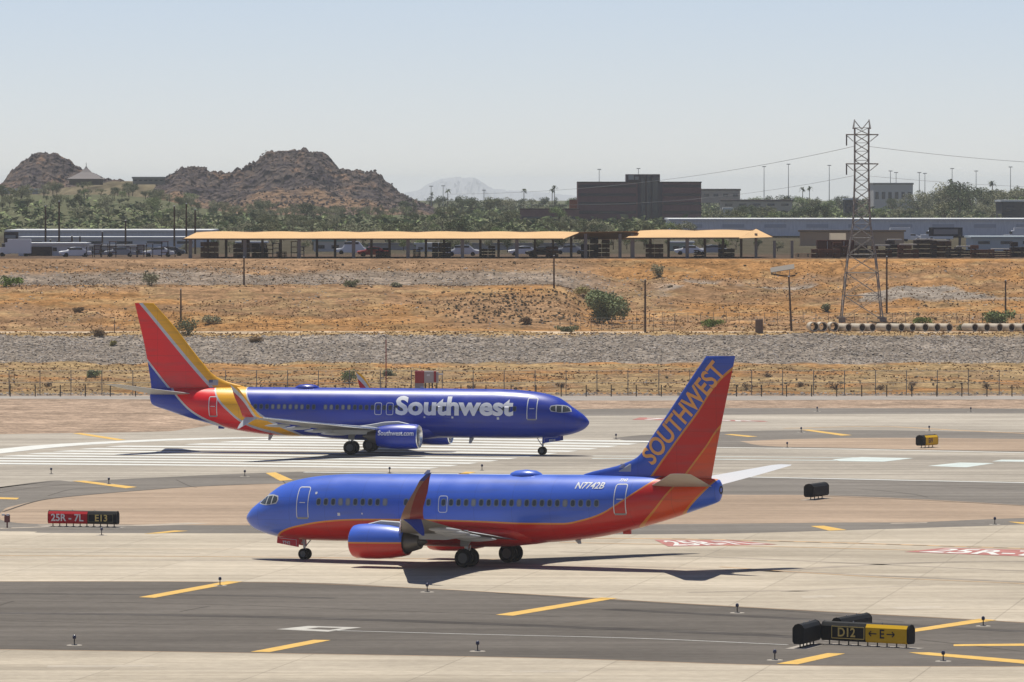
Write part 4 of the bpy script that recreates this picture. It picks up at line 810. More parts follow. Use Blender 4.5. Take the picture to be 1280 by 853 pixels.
def butte(name, D0, sil, base, depth, m, seed, nx=260, ny=110, rough=1.0, label=None):
    """a rocky hill of real depth whose crest follows the given skyline"""
    xs_ = [p[0] for p in sil]; x0, x1 = x_at(xs_[0], D0), x_at(xs_[-1], D0); mb = MB(); px_ = np.linspace(xs_[0], xs_[-1], nx); vv = np.linspace(-1, 1, ny)
    crest = z_at(np.interp(px_, xs_, [p[1] for p in sil]), D0); X = x_at(px_, D0); H = np.maximum(crest-base, 0)
    G, V = np.meshgrid(np.arange(nx), vv); XX_ = X[G]; YY = D0+V*depth
    prof = np.where(V < 0, 1-np.abs(V)**1.35, 1-np.abs(V)**2)
    ridge = (1-np.abs(fbm(XX_/14+seed, YY/14+seed*3, 5)-.48)*4)
    warp = fbm(XX_/30+seed*7, YY/26, 4)-.47
    Z = base+H[G]*np.clip(prof*(1+warp*.9*np.sin(np.clip(np.abs(V), 0, 1)*3.14)), 0, 1.02) + rough*(ridge-.5)*np.minimum(H[G]/8, 1)*2.4*np.sin(np.clip(1-np.abs(V)*.92, 0, 1)*1.57) + rough*2.2*(np.abs(fbm(XX_/4+3, YY/5, 5)-.47)*3-.3)*np.minimum(H[G]/6, 1)*np.sin(np.clip(1-np.abs(V)*.95, 0, 1)*1.57)
    Z = Z-1.3*rough*np.minimum(H[G]/8, 1); Z[0] = base-2; Z[-1] = base-2
    me = bpy.data.meshes.new(name); idx = np.arange(nx*ny).reshape(ny, nx)
    me.from_pydata(np.stack([XX_, YY, Z], -1).reshape(-1, 3).tolist(), [], np.stack([idx[:-1,:-1], idx[:-1,1:], idx[1:,1:], idx[1:,:-1]], -1).reshape(-1, 4).tolist()); me.materials.append(m)
    if rough >= 1:                                   # loose boulders resting on the rock
        k = rng.random((ny, nx)) < .20*np.clip(fbm(XX_/18+5, YY/18, 3)*3.2-1.0, 0, 1); k &= (V < .15) & (Z > base+4)
        BOULD.append(np.stack([XX_[k]+rng.normal(0, .3, k.sum()), YY[k]+rng.normal(0, .4, k.sum()), Z[k]+.1], -1))
    return tag(link(name, me), kind='structure')
BOULD = []
butte('rocky_hill', 2420, [(188, 240), (203, 226), (214, 216), (228, 208), (240, 207), (256, 212), (268, 217), (284, 215), (305, 208), (320, 200), (334, 191), (352, 189), (385, 187), (402, 190), (412, 197), (422, 209), (432, 213), (445, 211), (462, 213), (474, 219), (482, 228), (500, 240), (514, 248), (545, 262), (580, 276)], 10.5, 95, BUTTE, 3, 330, 120)
butte('rocky_hill', 2500, [(-80, 262), (-30, 248), (-6, 240), (4, 226), (18, 211), (34, 200), (50, 193), (66, 193), (76, 199), (94, 210), (118, 220), (150, 228), (190, 240), (230, 262)], 13, 80, BUTTE, 8, 240, 100)
bp_ = np.concatenate(BOULD); scatter('boulders', 'dark weathered boulders strewn over the rocky buttes', 'boulders', bp_, .25+.5*rng.random(len(bp_))**2, 'stone', [mat('boulder_dark', (.060, .052, .062), .95), mat('boulder_brown', (.13, .10, .09), .95), mat('boulder_grey', (.10, .09, .095), .95)], zsc=1.0)
SLOPE = mat('slope_scrub', (.15, .125, .08), .95, noise=.6, nscale=.12)
butte('hillside', 2440, [(-160, 262), (-40, 246), (60, 238), (120, 229), (150, 226), (205, 226), (260, 240), (330, 256), (420, 268), (520, 280)], 11, 90, SLOPE, 5, 200, 60, .35)
butte('far_mountain', 21000, [(360, 262), (440, 252), (500, 243), (522, 238), (536, 230), (552, 224), (570, 222), (592, 223), (604, 229), (614, 236), (640, 239), (690, 242), (760, 250), (860, 262)], -80, 2500, mat('mountain', (.36, .37, .41), .95), 4, 160, 40, .3)  # extra distance haze is mixed into the mountain's pale base colour

# ---------------------------------------------------------------- buildings
BRICK = mat('dark_brick', (.22, .12, .13), .85, noise=.12, nscale=1.5); DGLASS = mat('dark_glazing', (.02, .027, .045), .15); CONG = mat('pale_wall', (.42, .42, .42), .9, noise=.08, nscale=.5)
def block(root, name, x0, x1, y0, y1, z0, z1, m):
    return MB().box(((x0+x1)/2, (y0+y1)/2, (z0+z1)/2), (x1-x0, y1-y0, z1-z0)).build(name, m, root)
Db = 1750.; zb = 12.2; bx0, bx1 = x_at(722, Db), x_at(876.5, Db); bz = z_at(227.5, Db)
t = thing('office_building', 'dark brown brick office block with rows of dark window bands behind the canopies', 'building', (0, 0, 0))
block(t, 'wall', bx0, bx1, Db, Db+24, zb-1, bz, BRICK)
fh = (bz-zb)/5
for k in range(5):
    for a, b_ in ((722.8, 795), (829, 876)): block(t, 'window_band', x_at(a, Db), x_at(b_, Db), Db-.12, Db+.1, zb+fh*k+.35*fh, zb+fh*k+.68*fh, mat('band_glass', (.03, .02, .032), .35))
for a, b_ in ((801, 806), (808.5, 813), (815.5, 823)): block(t, 'glass_bay', x_at(a, Db), x_at(b_, Db), Db-.5, Db+.1, zb, bz+1.3, DGLASS)
block(t, 'wall_pier', x_at(797, Db), x_at(828, Db), Db-.3, Db+.2, zb, bz-.3, mat('pier_brick', (.09, .075, .10), .8))
block(t, 'penthouse', x_at(782.5, Db), x_at(825, Db), Db+1, Db+12, bz-.2, z_at(218, Db), mat('penthouse_wall', (.13, .10, .11), .8)); block(t, 'parapet', bx0-.15, bx1+.15, Db-.18, Db+.3, bz-.25, bz+.05, mat('parapet_dark', (.05, .035, .035), .8))
MB().box((x_at(789, Db), Db+.7, z_at(222, Db)), (1.4, .8, 1.2)).box((x_at(796, Db), Db+.7, z_at(223, Db)), (1.0, .8, .8)).build('roof_machine', CONG, t)
t = thing('low_brick_building', 'low dark brick wing left of the tall brown office block', 'building')
block(t, 'wall', x_at(650, 1735), x_at(724, 1735), 1735, 1748, zb-1, z_at(262, 1735), BRICK); block(t, 'window_band', x_at(652, 1735), x_at(720, 1735), 1734.9, 1735.1, z_at(277, 1735), z_at(271, 1735), DGLASS); block(t, 'roof_edge', x_at(649, 1735), x_at(725, 1735), 1734.8, 1748.2, z_at(262, 1735), z_at(260.8, 1735), mat('parapet_dark', (.05, .04, .04), .8))
t = thing('orange_stair_block', 'small orange red wall block against the office block left side', 'building'); block(t, 'wall', x_at(712, 1760), x_at(723, 1760), 1760, 1768, zb, z_at(250.5, 1760), mat('orange_wall', (.42, .12, .06), .85)); block(t, 'roof_cap', x_at(711.6, 1760), x_at(723.2, 1760), 1759.8, 1768.2, z_at(250.5, 1760), z_at(249.9, 1760), BRICK)
def shed(name, label, a, b_, D, ptop, pbot, m, roof=None, depth=20, cat='building', wins=0, wm=DGLASS, group=None):
    t = thing(name, label, cat, (0, 0, 0), group=group); z0, z1 = z_at(pbot, D), z_at(ptop, D); block(t, 'wall', x_at(a, D), x_at(b_, D), D, D+depth, z0-.5, z1, m)
    block(t, 'roof', x_at(a, D)-.3, x_at(b_, D)+.3, D-.3, D+depth+.3, z1, z1+.35*(D/1300), roof or mat('white_roof', (.68, .69, .7), .6))
    for k in range(wins): q = a+(b_-a)*(k+.5)/wins; w = (b_-a)/wins*.26; block(t, 'window', x_at(q-w, D), x_at(q+w, D), D-.08, D+.1, z0+(z1-z0)*.45, z0+(z1-z0)*.72, wm)
    return t
CORR = mat('corrugated_grey', (.80, .80, .82), .7, noise=.1, nscale=.6, stretch=(6, 1, 1))
shed('warehouse', 'long grey metal warehouse with white roof edge behind the right yard', 838, 1310, 1330, 276, 292, CORR, depth=40, wins=9, wm=mat('corr_dark', (.55, .56, .6), .7))
shed('warehouse', 'long pale blue grey warehouse with white roof edge on the left', 8, 262, 1180, 290, 307, mat('corr_blue', (.72, .74, .78), .7, noise=.1, nscale=.6, stretch=(6, 1, 1)), depth=30, wins=8, wm=mat('corr_dark', (.55, .56, .6), .7))
shed('annex_building', 'lower light grey annex in front of the left warehouse', 24, 250, 1120, 298.5, 310, mat('annex_grey', (.80, .80, .80), .8), depth=12, wins=6)
shed('apartment_block', 'pale distant apartment block on the horizon right of the lattice tower', 1092, 1141, 2550, 231, 264, mat('apartment_grey', (.6, .57, .55), .85), mat('apartment_grey2', (.3, .29, .28), .85), 30, wins=6)
shed('flat_hall', 'long brownish flat hall on the horizon right of the office block', 877, 925, 2450, 238.5, 252, mat('hall_brown', (.42, .35, .32), .85), mat('hall_roof', (.12, .10, .10), .8), 30, wins=4)
shed('low_hall', 'low pale hall with long eaves in trees right of the office block', 902, 990, 2200, 252, 262, mat('hall_pale', (.42, .38, .34), .85), mat('hall_roof', (.12, .10, .10), .8), 20, wins=5)
shed('dark_hall', 'dark building with pale roof at the right edge among the trees', 1252, 1310, 1700, 252.5, 274, mat('hall_dark', (.10, .10, .11), .8), None, 20, wins=3)
shed('small_dark_house', 'small dark house with white roof among trees left of the lattice tower', 1056, 1072, 1900, 250, 268, mat('hall_dark', (.08, .08, .09), .8), None, 10, wins=2)
shed('white_kiosk', 'small white building among trees under the far treeline', 905, 915, 1650, 262, 268, mat('kiosk_white', (.5, .5, .5), .8), None, 6, wins=1)
shed('yard_office', 'grey yard office with white roof and dark open bay at the left edge', 23, 106, 985, 306, 323, mat('yard_office', (.7, .7, .72), .8), None, 10)
for nm, (a, b_, c, d) in (('open_bay', (35, 65, 308.5, 323)), ('window', (26, 31, 309.5, 314)), ('window', (66, 71, 309.5, 314))): block([o for o in col.objects if o.name.startswith('yard_office') and o.type == 'EMPTY'][0], nm, x_at(a, 985), x_at(b_, 985), 984.9, 985.1, z_at(d, 985), z_at(c, 985), mat('bay_brown', (.09, .075, .07), .9))
shed('low_grey_hut', 'long grey low hut with openings between office and canopies', 106, 178, 1000, 309, 322.5, mat('hut_grey', (.5, .5, .5), .85), mat('hut_roof', (.25, .25, .26), .8), 8, wins=5)
shed('cream_building', 'small cream building with green glazed roof seen through the left canopy', 392, 428, 1050, 302, 318, mat('cream_wall', (.75, .71, .65), .85), mat('green_roof', (.30, .42, .36), .5), 14, wins=2)
shed('pale_shed', 'pale blue roofed shed behind the stacks at the far right', 1216, 1300, 1060, 298, 311, mat('pale_blue_wall', (.55, .6, .62), .8), mat('pale_blue_roof', (.42, .48, .50), .5), 16, wins=3)
shed('tan_fence_wall', 'long low tan wall behind the right yard', 1000, 1130, 1150, 290, 304, mat('tan_wall', (.62, .42, .27), .9), mat('tan_wall_cap', (.3, .22, .15), .9), 1, cat='wall')
shed('block_wall', 'long low grey block wall seen between the canopy posts', 430, 730, 1075, 306, 314, mat('block_wall_grey', (.5, .48, .46), .9), mat('wall_cap_grey', (.33, .32, .31), .9), .4, cat='wall')
shed('site_hut', 'small brown site hut behind the left canopy', 296, 332, 1040, 304, 318, mat('hut_brown', (.2, .15, .12), .9), None, 5, wins=2)
shed('site_hut', 'low white hut seen under the middle of the long canopy', 520, 556, 1050, 306, 317, mat('hut_white', (.75, .75, .75), .9), None, 5, wins=3)
shed('site_hut', 'grey green hut seen under the second canopy', 838, 866, 1060, 304, 317, mat('hut_green', (.36, .42, .37), .9), None, 5, wins=2)
# hilltop resort with pagoda roof, and terraces
t = thing('hilltop_pavilion', 'hilltop pavilion with steep pointed pagoda roof between the two buttes', 'building'); Dp = 2440
cx = x_at(121, Dp); zr = z_at(222, Dp); zt = z_at(208, Dp); w = x_at(143, Dp)-cx
MB().box((cx, Dp-60, zr-1.4), (w*1.75, 12, 2.8)).build('wall', mat('pavilion_wall', (.12, .10, .09), .9), t)
rings = [[(cx+sx*w*k, Dp-60+sy*8*k, z_at(p, Dp)) for sx, sy in ((-1, -1), (1, -1), (1, 1), (-1, 1))] for k, p in ((1, 224), (.72, 221), (.3, 216), (.1, 211.5), (.02, 208.5))]
MB().loft(rings).build('roof', mat('pavilion_roof', (.24, .22, .22), .8), t); MB().tube((cx, Dp-60, zt), (cx, Dp-60, z_at(204, Dp)), .12, .06).build('finial', BLACK, t)
shed('hilltop_lodge', 'long flat hilltop lodge in the saddle between the buttes', 166, 205, 2345, 223.5, 229, mat('lodge_wall', (.26, .24, .21), .9), mat('lodge_roof', (.34, .32, .3), .8), 10, wins=6)
shed('terrace_wall', 'white balustrade wall on the slope of the left butte', 3, 50, 2380, 238, 241, mat('terrace_white', (.45, .44, .42), .9), None, 2, cat='wall', wins=9)

# ---------------------------------------------------------------- yard: canopies, stacks, vehicles
CLOTH = mat('canopy_tan', (.74, .485, .255), .8, noise=.05, nscale=.4); POSTM = mat('post_grey', (.27, .24, .225), .85); POSTB = mat('post_brown', (.17, .12, .09), .85)
def canopy(label, a0, a1, b0, b1, yf, yr, D=952, back=True, flip=False):
    """a0,a1: photo columns of the front eave ends, b0,b1: of the ridge ends"""
    t = thing('shade_canopy', label, 'canopy', (0, 0, 0), group='shade canopies along the yard'); Dr = D+11; n = 40; F, G_, K = [], [], []
    for i in range(n+1):
        q = i/n; bay = abs(math.sin(q*math.pi*abs(a1-a0)/68))*.10
        F.append((x_at(a0+(a1-a0)*q, D), D, z_at(yf, D)+bay)); G_.append((x_at(b0+(b1-b0)*q, Dr), Dr, z_at(yr, Dr)+bay*1.4)); K.append((x_at(b0+(b1-b0)*q, Dr)+2.4+(x_at(b1, Dr)-x_at(a1, D))*.2, D+22, z_at(yf, D)+.1+bay))
    mb = MB(); top = F+G_+K; bot = [(x, y, z-.06) for x, y, z in top]; N = n+1; fs = []
    rows = 2 if back else 1
    for r in range(rows):
        for i in range(n): o = r*N; fs.append((o+i, o+i+1, o+N+i+1, o+N+i)); o += 3*N; fs.append((o+i, o+N+i, o+N+i+1, o+i+1))
    for i in range(n): fs.append((i, 3*N+i, 3*N+i+1, i+1))
    mb.add(top+bot, fs); mb.build('roof', CLOTH, t)
    MB().tube(F[0], F[-1], .1).tube(G_[0], G_[-1], .1).build('beam', POSTB, t)
    x = a0+10
    while x < a1: MB().box((x_at(x, D+.6), D+.6, (z_at(yf, D)+12)/2), (.5, .5, z_at(yf, D)-12)).build('post', POSTM, t); x += 68
    x = a0+32
    while x < a1+14:
        MB().box((x_at(x, Dr+.5), Dr+.5, (z_at(yr, Dr)+12)/2), (.36, .36, z_at(yr, Dr)-12.1)).build('post', POSTB, t); x += 22.7
    return t
canopy('long tan fabric shade canopy on many posts, left of the gap', 228, 704, 246, 725, 299, 290.5)
canopy('second tan fabric shade canopy on posts below the office block', 781, 924, 800, 945, 298, 288.5)
t = thing('shade_canopy', 'shaded orange brown canopy section between the two bright tan canopies', 'canopy', group='shade canopies along the yard')
MB().add([(x_at(724, 955), 955, z_at(290.5, 955)), (x_at(796, 955), 955, z_at(289.5, 955)), (x_at(806, 968), 968, z_at(299.5, 968)), (x_at(716, 968), 968, z_at(299.5, 968)), (x_at(724, 955), 955, z_at(290.2, 955)), (x_at(796, 955), 955, z_at(289.2, 955)), (x_at(806, 968), 968, z_at(299.1, 968)), (x_at(716, 968), 968, z_at(299.1, 968))], [(0,1,2,3),(4,7,6,5),(0,4,5,1),(2,6,7,3)]).build('roof', CLOTH, t)
for x in (732, 775, 790): MB().box((x_at(x, 955.5), 955.5, (z_at(292, 955)+12)/2), (.45, .45, z_at(291, 955)-12.2)).build('post', POSTM, t)
t = thing('shade_canopy', 'end piece of shade canopy sloping down at the right of the second canopy', 'canopy', group='shade canopies along the yard')
MB().add([(x_at(945, 963), 963, z_at(286.5, 963)), (x_at(924, 952), 952, z_at(298, 952)), (x_at(966, 958), 958, z_at(296.5, 958)), (x_at(945, 963), 963, z_at(286.2, 963)), (x_at(924, 952), 952, z_at(298.3, 952)), (x_at(966, 958), 958, z_at(296.8, 958))], [(0,1,2),(3,5,4),(0,3,4,1),(1,4,5,2),(2,5,3,0)]).build('roof', CLOTH, t)
for x in (945, 968, 990): MB().box((x_at(x, 957), 957, (z_at(291 if x == 945 else 300, 957)+12)/2), (.4, .4, z_at(291 if x == 945 else 300, 957)-12.2)).build('post', POSTM, t)

def stack(px, w, h, D, m, label, base=12.25, layers=4, group=None, cap=None):
    """bundles of timber or rusty steel stacked on bearers"""
    t = thing('material_stack', label, 'stack', (x_at(px, D), D, base), 0, group); r = random.Random(int(px*7+D)); hh = h/layers
    for k in range(layers):
        mb = MB(); n = max(2, int(w/.9))
        for j in range(n):
            if k == layers-1 and r.random() < .3: continue
            mb.box((-w/2+w*(j+.5)/n, r.uniform(-.15, .15), hh*(k+.5)+.06), (w/n-.08, 2.4+r.uniform(-.2, .2), hh-.12))
        if mb.v: mb.build('bundle', m, t)
    mb = MB()
    for k in range(layers): mb.box((-w*.3, 0, hh*k+.03), (.12, 2.6, .1)); mb.box((w*.3, 0, hh*k+.03), (.12, 2.6, .1))
    mb.build('bearer', BLACK, t)
    if cap: MB().box((0, 0, h+.12), (w*.8, 2.3, .14)).build('cover_sheet', cap, t)
    return t
RUST = mat('rusty_steel', (.14, .06, .04), .9, noise=.2, nscale=1.5); DARKW = mat('dark_timber', (.07, .055, .05), .9, noise=.2, nscale=1.5); BRW = mat('brown_timber', (.17, .10, .07), .9, noise=.2, nscale=1.5); PALEC = mat('pale_cover', (.60, .55, .48), .7)
for i, (px, w, h, m) in enumerate([(262, 2.6, 2.3, BRW), (302, 2.4, 2.6, BRW), (325, 2.4, 2.0, DARKW), (352, 1.6, .9, RUST), (478, 2.0, 1.4, DARKW), (521, 1.2, 1.2, RUST), (552, 2.8, 2.2, DARKW), (610, 2.2, 1.7, DARKW), (668, 1.0, .8, DARKW), (690, 1.9, 2.2, RUST), (737, 2.6, 2.9, DARKW), (752, 2.4, 2.6, RUST), (818, 2.6, 2.0, RUST), (874, 1.6, 1.1, DARKW), (908, 2.4, 1.9, DARKW)]):
    stack(px, w, h, 962+(i % 3)*3, m, f"{'rust red' if m is RUST else 'dark' if m is DARKW else 'brown'} stack of bundles under the canopies, {['low','waist high','head high'][min(2, int(h-.3))]}", layers=3+(i % 2), group='material stacks under the canopies')
for i, (px, w, h, m, cap) in enumerate([(1032, 4.2, 2.0, RUST, None), (1052, 2.6, 2.3, RUST, None), (1102, 3.0, 1.7, RUST, PALEC), (1118, 2.6, 2.5, DARKW, PALEC), (1135, 3.0, 1.9, RUST, PALEC), (1156, 3.4, 2.6, DARKW, PALEC), (1176, 3.0, 2.4, RUST, PALEC), (1206, 3.0, 1.5, DARKW, PALEC), (1228, 3.4, 1.9, RUST, None), (1250, 3.2, 1.2, RUST, PALEC), (1272, 2.2, 2.3, DARKW, None), (1004, 2.4, .6, RUST, None), (1080, 2.8, 1.9, DARKW, None), (1193, 2.6, 1.8, DARKW, None)]):
    stack(px, w, h, 955+(i % 4)*4, m, f"{'rust red' if m is RUST else 'blackish'} steel stack in the open right yard{' with pale sheet on top' if cap else ''}", layers=3+(i % 2), group='steel stacks in the right yard', cap=cap)
t = thing('container', 'dark red shipping container beside the lattice tower in the yard', 'container', (x_at(1044, 966), 966, 12.25)); MB().box((0, 0, 1.3), (5.4, 2.4, 2.5)).build('body', mat('container_red', (.12, .045, .035), .8, noise=.1, nscale=1, stretch=(8, 1, 1)), t)
for k in range(12): pass
MB().box((-1.2, -1.24, 1.3), (.06, .06, 2.2)).box((1.2, -1.24, 1.3), (.06, .06, 2.2)).build('locking_bar', STEEL, t)
t = thing('tilted_panel', 'bright cream sheet panel leaning on top of the container', 'panel', (x_at(1047, 968), 968, 14.85)); MB().box((0, 0, .45), (2.4, .06, 1.1), M=Matrix.Rotation(R(-28), 3, 'X')).build('sheet', mat('cream_sheet', (.75, .62, .42), .6), t); MB().tube((-1, 0, 0), (-1, .6, .6), .04).tube((1, 0, 0), (1, .6, .6), .04).build('prop', STEEL, t)
t = thing('billboard', 'dark framed billboard seen from behind above the right yard', 'billboard', (x_at(1182, 990), 990, 12.3)); Dq = 990
MB().box((0, 0, z_at(290, Dq)-12.3), (x_at(1203, Dq)-x_at(1161, Dq), .4, z_at(285, Dq)-z_at(296, Dq))).build('panel', mat('board_dark', (.09, .10, .11), .8), t); MB().box((0, -.25, z_at(290, Dq)-12.3), (3.6, .1, .75)).build('poster', mat('board_grey', (.28, .30, .31), .7), t)
for sx in (-2.1, 2.1): MB().box((sx, 0, 1.2), (.35, .35, 3)).build('post', mat('board_dark', (.09, .10, .11), .8), t)
t = thing('billboard', 'dark roadside sign board at the far left edge beside the warehouse', 'billboard', (x_at(14, 1100), 1100, 12.3)); Dq = 1100
MB().box((0, 0, z_at(297, Dq)-12.3), (x_at(24, Dq)-x_at(6, Dq), .5, z_at(290, Dq)-z_at(303.5, Dq))).build('panel', mat('board_brown', (.09, .075, .08), .8), t); MB().box((-.1, -.3, z_at(296, Dq)-12.3), (1.7, .06, .5)).build('poster', mat('board_grey', (.28, .30, .31), .7), t); MB().tube((0, 0, 0), (0, 0, 1.5), .15).build('post', BLACK, t)

def vehicle(px, D, rz, m, label, L_=4.6, tall=1.5, kind='parked_car', cat='car', base=12.25, box=False):
    t = thing(kind, label, cat, (x_at(px, D), D, base), rz, 'vehicles in the storage yard'); W = 1.8; mb = MB()
    if box:
        mb.loft([[(x, -W/2, .4), (x, W/2, .4), (x, W/2, h), (x, -W/2, h)] for x, h in ((-L_/2, 1.3), (-L_/2+1.0, 1.35), (-L_/2+1.5, 2.1), (-L_/2+2.1, 2.15))]); mb.build('cab', m, t)
        MB().box((.75, 0, 1.55), (L_-2.2, 2.0, 2.1)).build('cargo_box', m, t); MB().box((-L_/2+1.25, 0, 1.7), (.5, 1.84, .5)).build('window', DGLASS, t)
    else:
        prof = [(-L_/2, .55, .75), (-L_/2+.25, .35, .9), (-L_/2+1.1, .3, 1.0), (-L_/2+1.7, .3, tall-.08), (0, .3, tall), (L_/2-1.5, .3, tall-.05), (L_/2-.8, .3, 1.05), (L_/2-.1, .35, .95), (L_/2, .5, .7)]
        mb.loft([[(x, -W/2, a), (x, W/2, a), (x, W/2*.95, (a+b_)/2+.15), (x, W/2*.78, b_), (x, -W/2*.78, b_), (x, -W/2*.95, (a+b_)/2+.15)] for x, a, b_ in prof]); mb.build('body', m, t, smooth=30.)
        MB().box((-.05, 0, tall-.27), (L_*.42, W*.93, .32)).build('window', DGLASS, t)
    for sx in (-L_*.31, L_*.31):
        for sy in (-1, 1): wm = MB(); wheel_mb(.33, .22, wm, Matrix.Translation((sx, sy*W*.46, .33)) @ Matrix.Rotation(math.pi/2, 4, 'X')); wm.build('wheel', RUBBER, t)
    return t
CW = mat('car_white', (.85, .85, .86), .35); CR = mat('car_red', (.40, .03, .02), .35); CK = mat('car_dark', (.05, .055, .065), .35); CSV = mat('car_silver', (.35, .36, .38), .35)
for a in [(18, 978, 0, CW, 'white truck with box body left of the yard office', 5.6, 1.5, 'box_truck', 'truck', 12.25, True), (94, 972, .2, CW, 'white car parked by the yard office right end'), (150, 975, .1, CSV, 'silver car parked between the left pole yard and canopies'), (198, 974, 0, CW, 'white car parked just left of the long canopy'), (212, 985, 0, CK, 'dark car behind the white car left of the canopy'), (466, 978, .1, CR, 'red car under the long canopy near its middle'), (440, 1010, 0, CW, 'white van seen through the middle of the canopy', 5.2, 2.0, 'parked_van', 'van'), (578, 985, 0, CW, 'white pickup between dark stacks under the canopy', 5.0, 1.7, 'pickup_truck', 'truck'),
          (655, 990, .1, CW, 'white car seen between posts near the canopy right end'), (676, 975, 0, CK, 'black car between posts near the canopy right end'), (712, 1010, 0, CSV, 'silver car beyond the gap between canopies'), (862, 1000, 0, CW, 'white car seen under the second canopy'), (890, 1010, .1, CSV, 'silver car farther right under the second canopy'), (1120, 1240, 0, CW, 'white box truck in front of the long grey warehouse', 6, 1.5, 'box_truck', 'truck', 12.25, True), (1172, 1240, 0, CW, 'second white box truck in front of the grey warehouse, further right', 6.4, 1.5, 'box_truck', 'truck', 12.25, True), (1138, 1245, 0, CW, 'white low car between the two box trucks by the warehouse'), (1275, 1240, 0, CW, 'white box truck by the warehouse at the right edge', 6, 1.5, 'box_truck', 'truck', 12.25, True)]: vehicle(*a)
# racks of pipes and posts in the left yard
for i, px in enumerate((112, 122, 131, 141, 167, 176, 187, 206, 215, 337, 345, 368, 376)):
    t = thing('storage_rack', 'open steel storage rack standing in the left yard' if px < 220 else 'open steel storage rack standing under the long canopy', 'rack', (x_at(px, 968), 968, 12.25), 0, 'open storage racks'); mb = MB(); h = 1.6+.25*(i % 4)
    for sx in (-.45, .45): mb.box((sx, 0, h/2), (.12, .12, h))
    mb.build('upright', DARKW, t); mb = MB()
    for k in range(3): mb.box((0, 0, h*(k+1)/3-.05), (1.1, .9, .1))
    mb.build('shelf', RUST if i % 2 else CSV, t)

# ---------------------------------------------------------------- poles, masts, tower, wires
WOODP = mat('pole_wood', (.13, .085, .06), .9); REDM = mat('mast_red', (.42, .07, .05), .7)
def pole(px, pb, pt, label, r=.13, D=None, arm=False, m=WOODP, name='utility_pole', group=None, cat='pole', bend=0):
    if D is None: X, D, z = march(px, pb)
    else: X = x_at(px, D); z = float(terr(X, D))
    h = z_at(pt, D)-z; t = thing(name, label, cat, (X, D, z-.2), 0, group); MB().tube((0, 0, 0), (bend, 0, h+.2), r, r*.7, 8).build('shaft', m, t, smooth=True)
    if arm: MB().box((bend, 0, h-.5), (1.8, .12, .12)).box((bend, 0, h-1.2), (1.2, .1, .1)).build('crossarm', m, t)
    MB().tube((bend, 0, h+.2), (bend, 0, h+.32), r*.9, r*.4, 8).build('cap', STEEL, t)
    return t
pole(305, 357, 322, 'thin wooden pole on the upper bank below the left canopy'); pole(226, 403, 362, 'wooden pole behind the red and yellow tail fin'); pole(692.5, 361, 320, 'wooden pole on the upper bank near the canopy gap'); pole(806.5, 416, 350, 'tall dark wooden pole right of the big green bush', .15); pole(989.5, 414, 346, 'slightly leaning wooden pole below the flat white slab', .15, bend=-.35)
pole(1108.5, 392, 321, 'wooden pole directly right of the lattice tower feet', .14); pole(1257, 394, 351, 'wooden pole behind the bush at the right edge'); pole(482.5, 482, 424, 'thin red marker mast on the grass verge left of centre', .07, m=REDM, name='marker_mast', cat='mast')
pole(143, 417, 400, 'short thin stake on the mound at the left', .05)
t = thing('white_slab', 'flat pale sheet lying on the slope above the leaning pole', 'sheet', tuple(march(978, 345))); MB().box((0, 0, 1.0), (3.4, 1.6, .08), M=Matrix.Rotation(R(24), 3, 'X') @ Matrix.Rotation(R(-10), 3, 'Y')).build('sheet', mat('slab_pale', (.28, .25, .22), .8), t); MB().tube((-1, 0, -.4), (-1, 0, .8), .05).tube((1, 0, -.4), (1, 0, 1.1), .05).build('leg', STEEL, t)
for i, px in enumerate((57, 63, 74, 100, 128, 157, 218, 233, 244, 90)):
    pole(px, 0, (258, 300, 252, 296, 290, 276, 258, 255, 262, 295)[i], ['tall slim pole standing in the left yard before the warehouse', 'short pole standing in the left yard before the warehouse'][i in (1, 3, 4, 9)], .16, D=1010, group='poles in the left yard')
for i, (px, pt) in enumerate([(749, 212), (798, 211), (955, 208.5), (985.5, 205.5), (1036.5, 207), (1190, 211), (1220, 214), (539, 233), (554, 232.5), (605, 238), (1113, 214), (1120, 216), (1149, 216), (1156, 217), (1263, 209)]):
    Dm = 2600; X = x_at(px, Dm); t = thing('light_mast', 'tall slim high mast light rising over the treeline on the horizon', 'light mast', (X, Dm, 12), 0, 'high mast lights on the horizon'); h = z_at(pt, Dm)-12
    MB().tube((0, 0, 0), (0, 0, h), .2, .1, 7).build('shaft', mat('mast_grey', (.36, .36, .37), .7), t); MB().box((0, 0, h), (1.5, .8, .3)).build('lamp_head', mat('mast_grey', (.25, .25, .26), .7), t)
# lattice transmission tower
Xt, Dt, zt0 = march(1077, 400); t = thing('transmission_tower', 'tall steel lattice transmission tower rising from the slope on the right', 'tower', (Xt, Dt, zt0)); GALV = mat('galvanised', (.26, .25, .24), .7)
zf = lambda py: z_at(py, Dt)-zt0
def half(z):  # half width of the shaft at height z
    return float(np.interp(z, [0, zf(325), zf(278), zf(222), zf(151)], [2.7, 1.9, 1.1, .92, .92]))
base_y = [0, .42, -.42, 0]
hs_ = [0, 3.2, 6.2, 8.6, 10.8, 12.6, 14.2, 15.7, 17.1, 18.4, 19.7, 21, 22.2, 23.3, 24.4, zf(160)]
cor = lambda z, i: ((-1, 1, 1, -1)[i]*half(z), (-1, -1, 1, 1)[i]*half(z), z)
for i in range(4):
    mb = MB()
    for a, b_ in zip(hs_, hs_[1:]): mb.tube(cor(a, i), cor(b_, i), .075, .075, 5, cap=False)
    mb.build('leg', GALV, t)
mb = MB()
for a, b_ in zip(hs_, hs_[1:]):
    for i in range(4):
        j = (i+1) % 4; mb.tube(cor(a, i), cor(b_, j), .032, n=4, cap=False); mb.tube(cor(a, j), cor(b_, i), .032, n=4, cap=False); mb.tube(cor(b_, i), cor(b_, j), .032, n=4, cap=False)
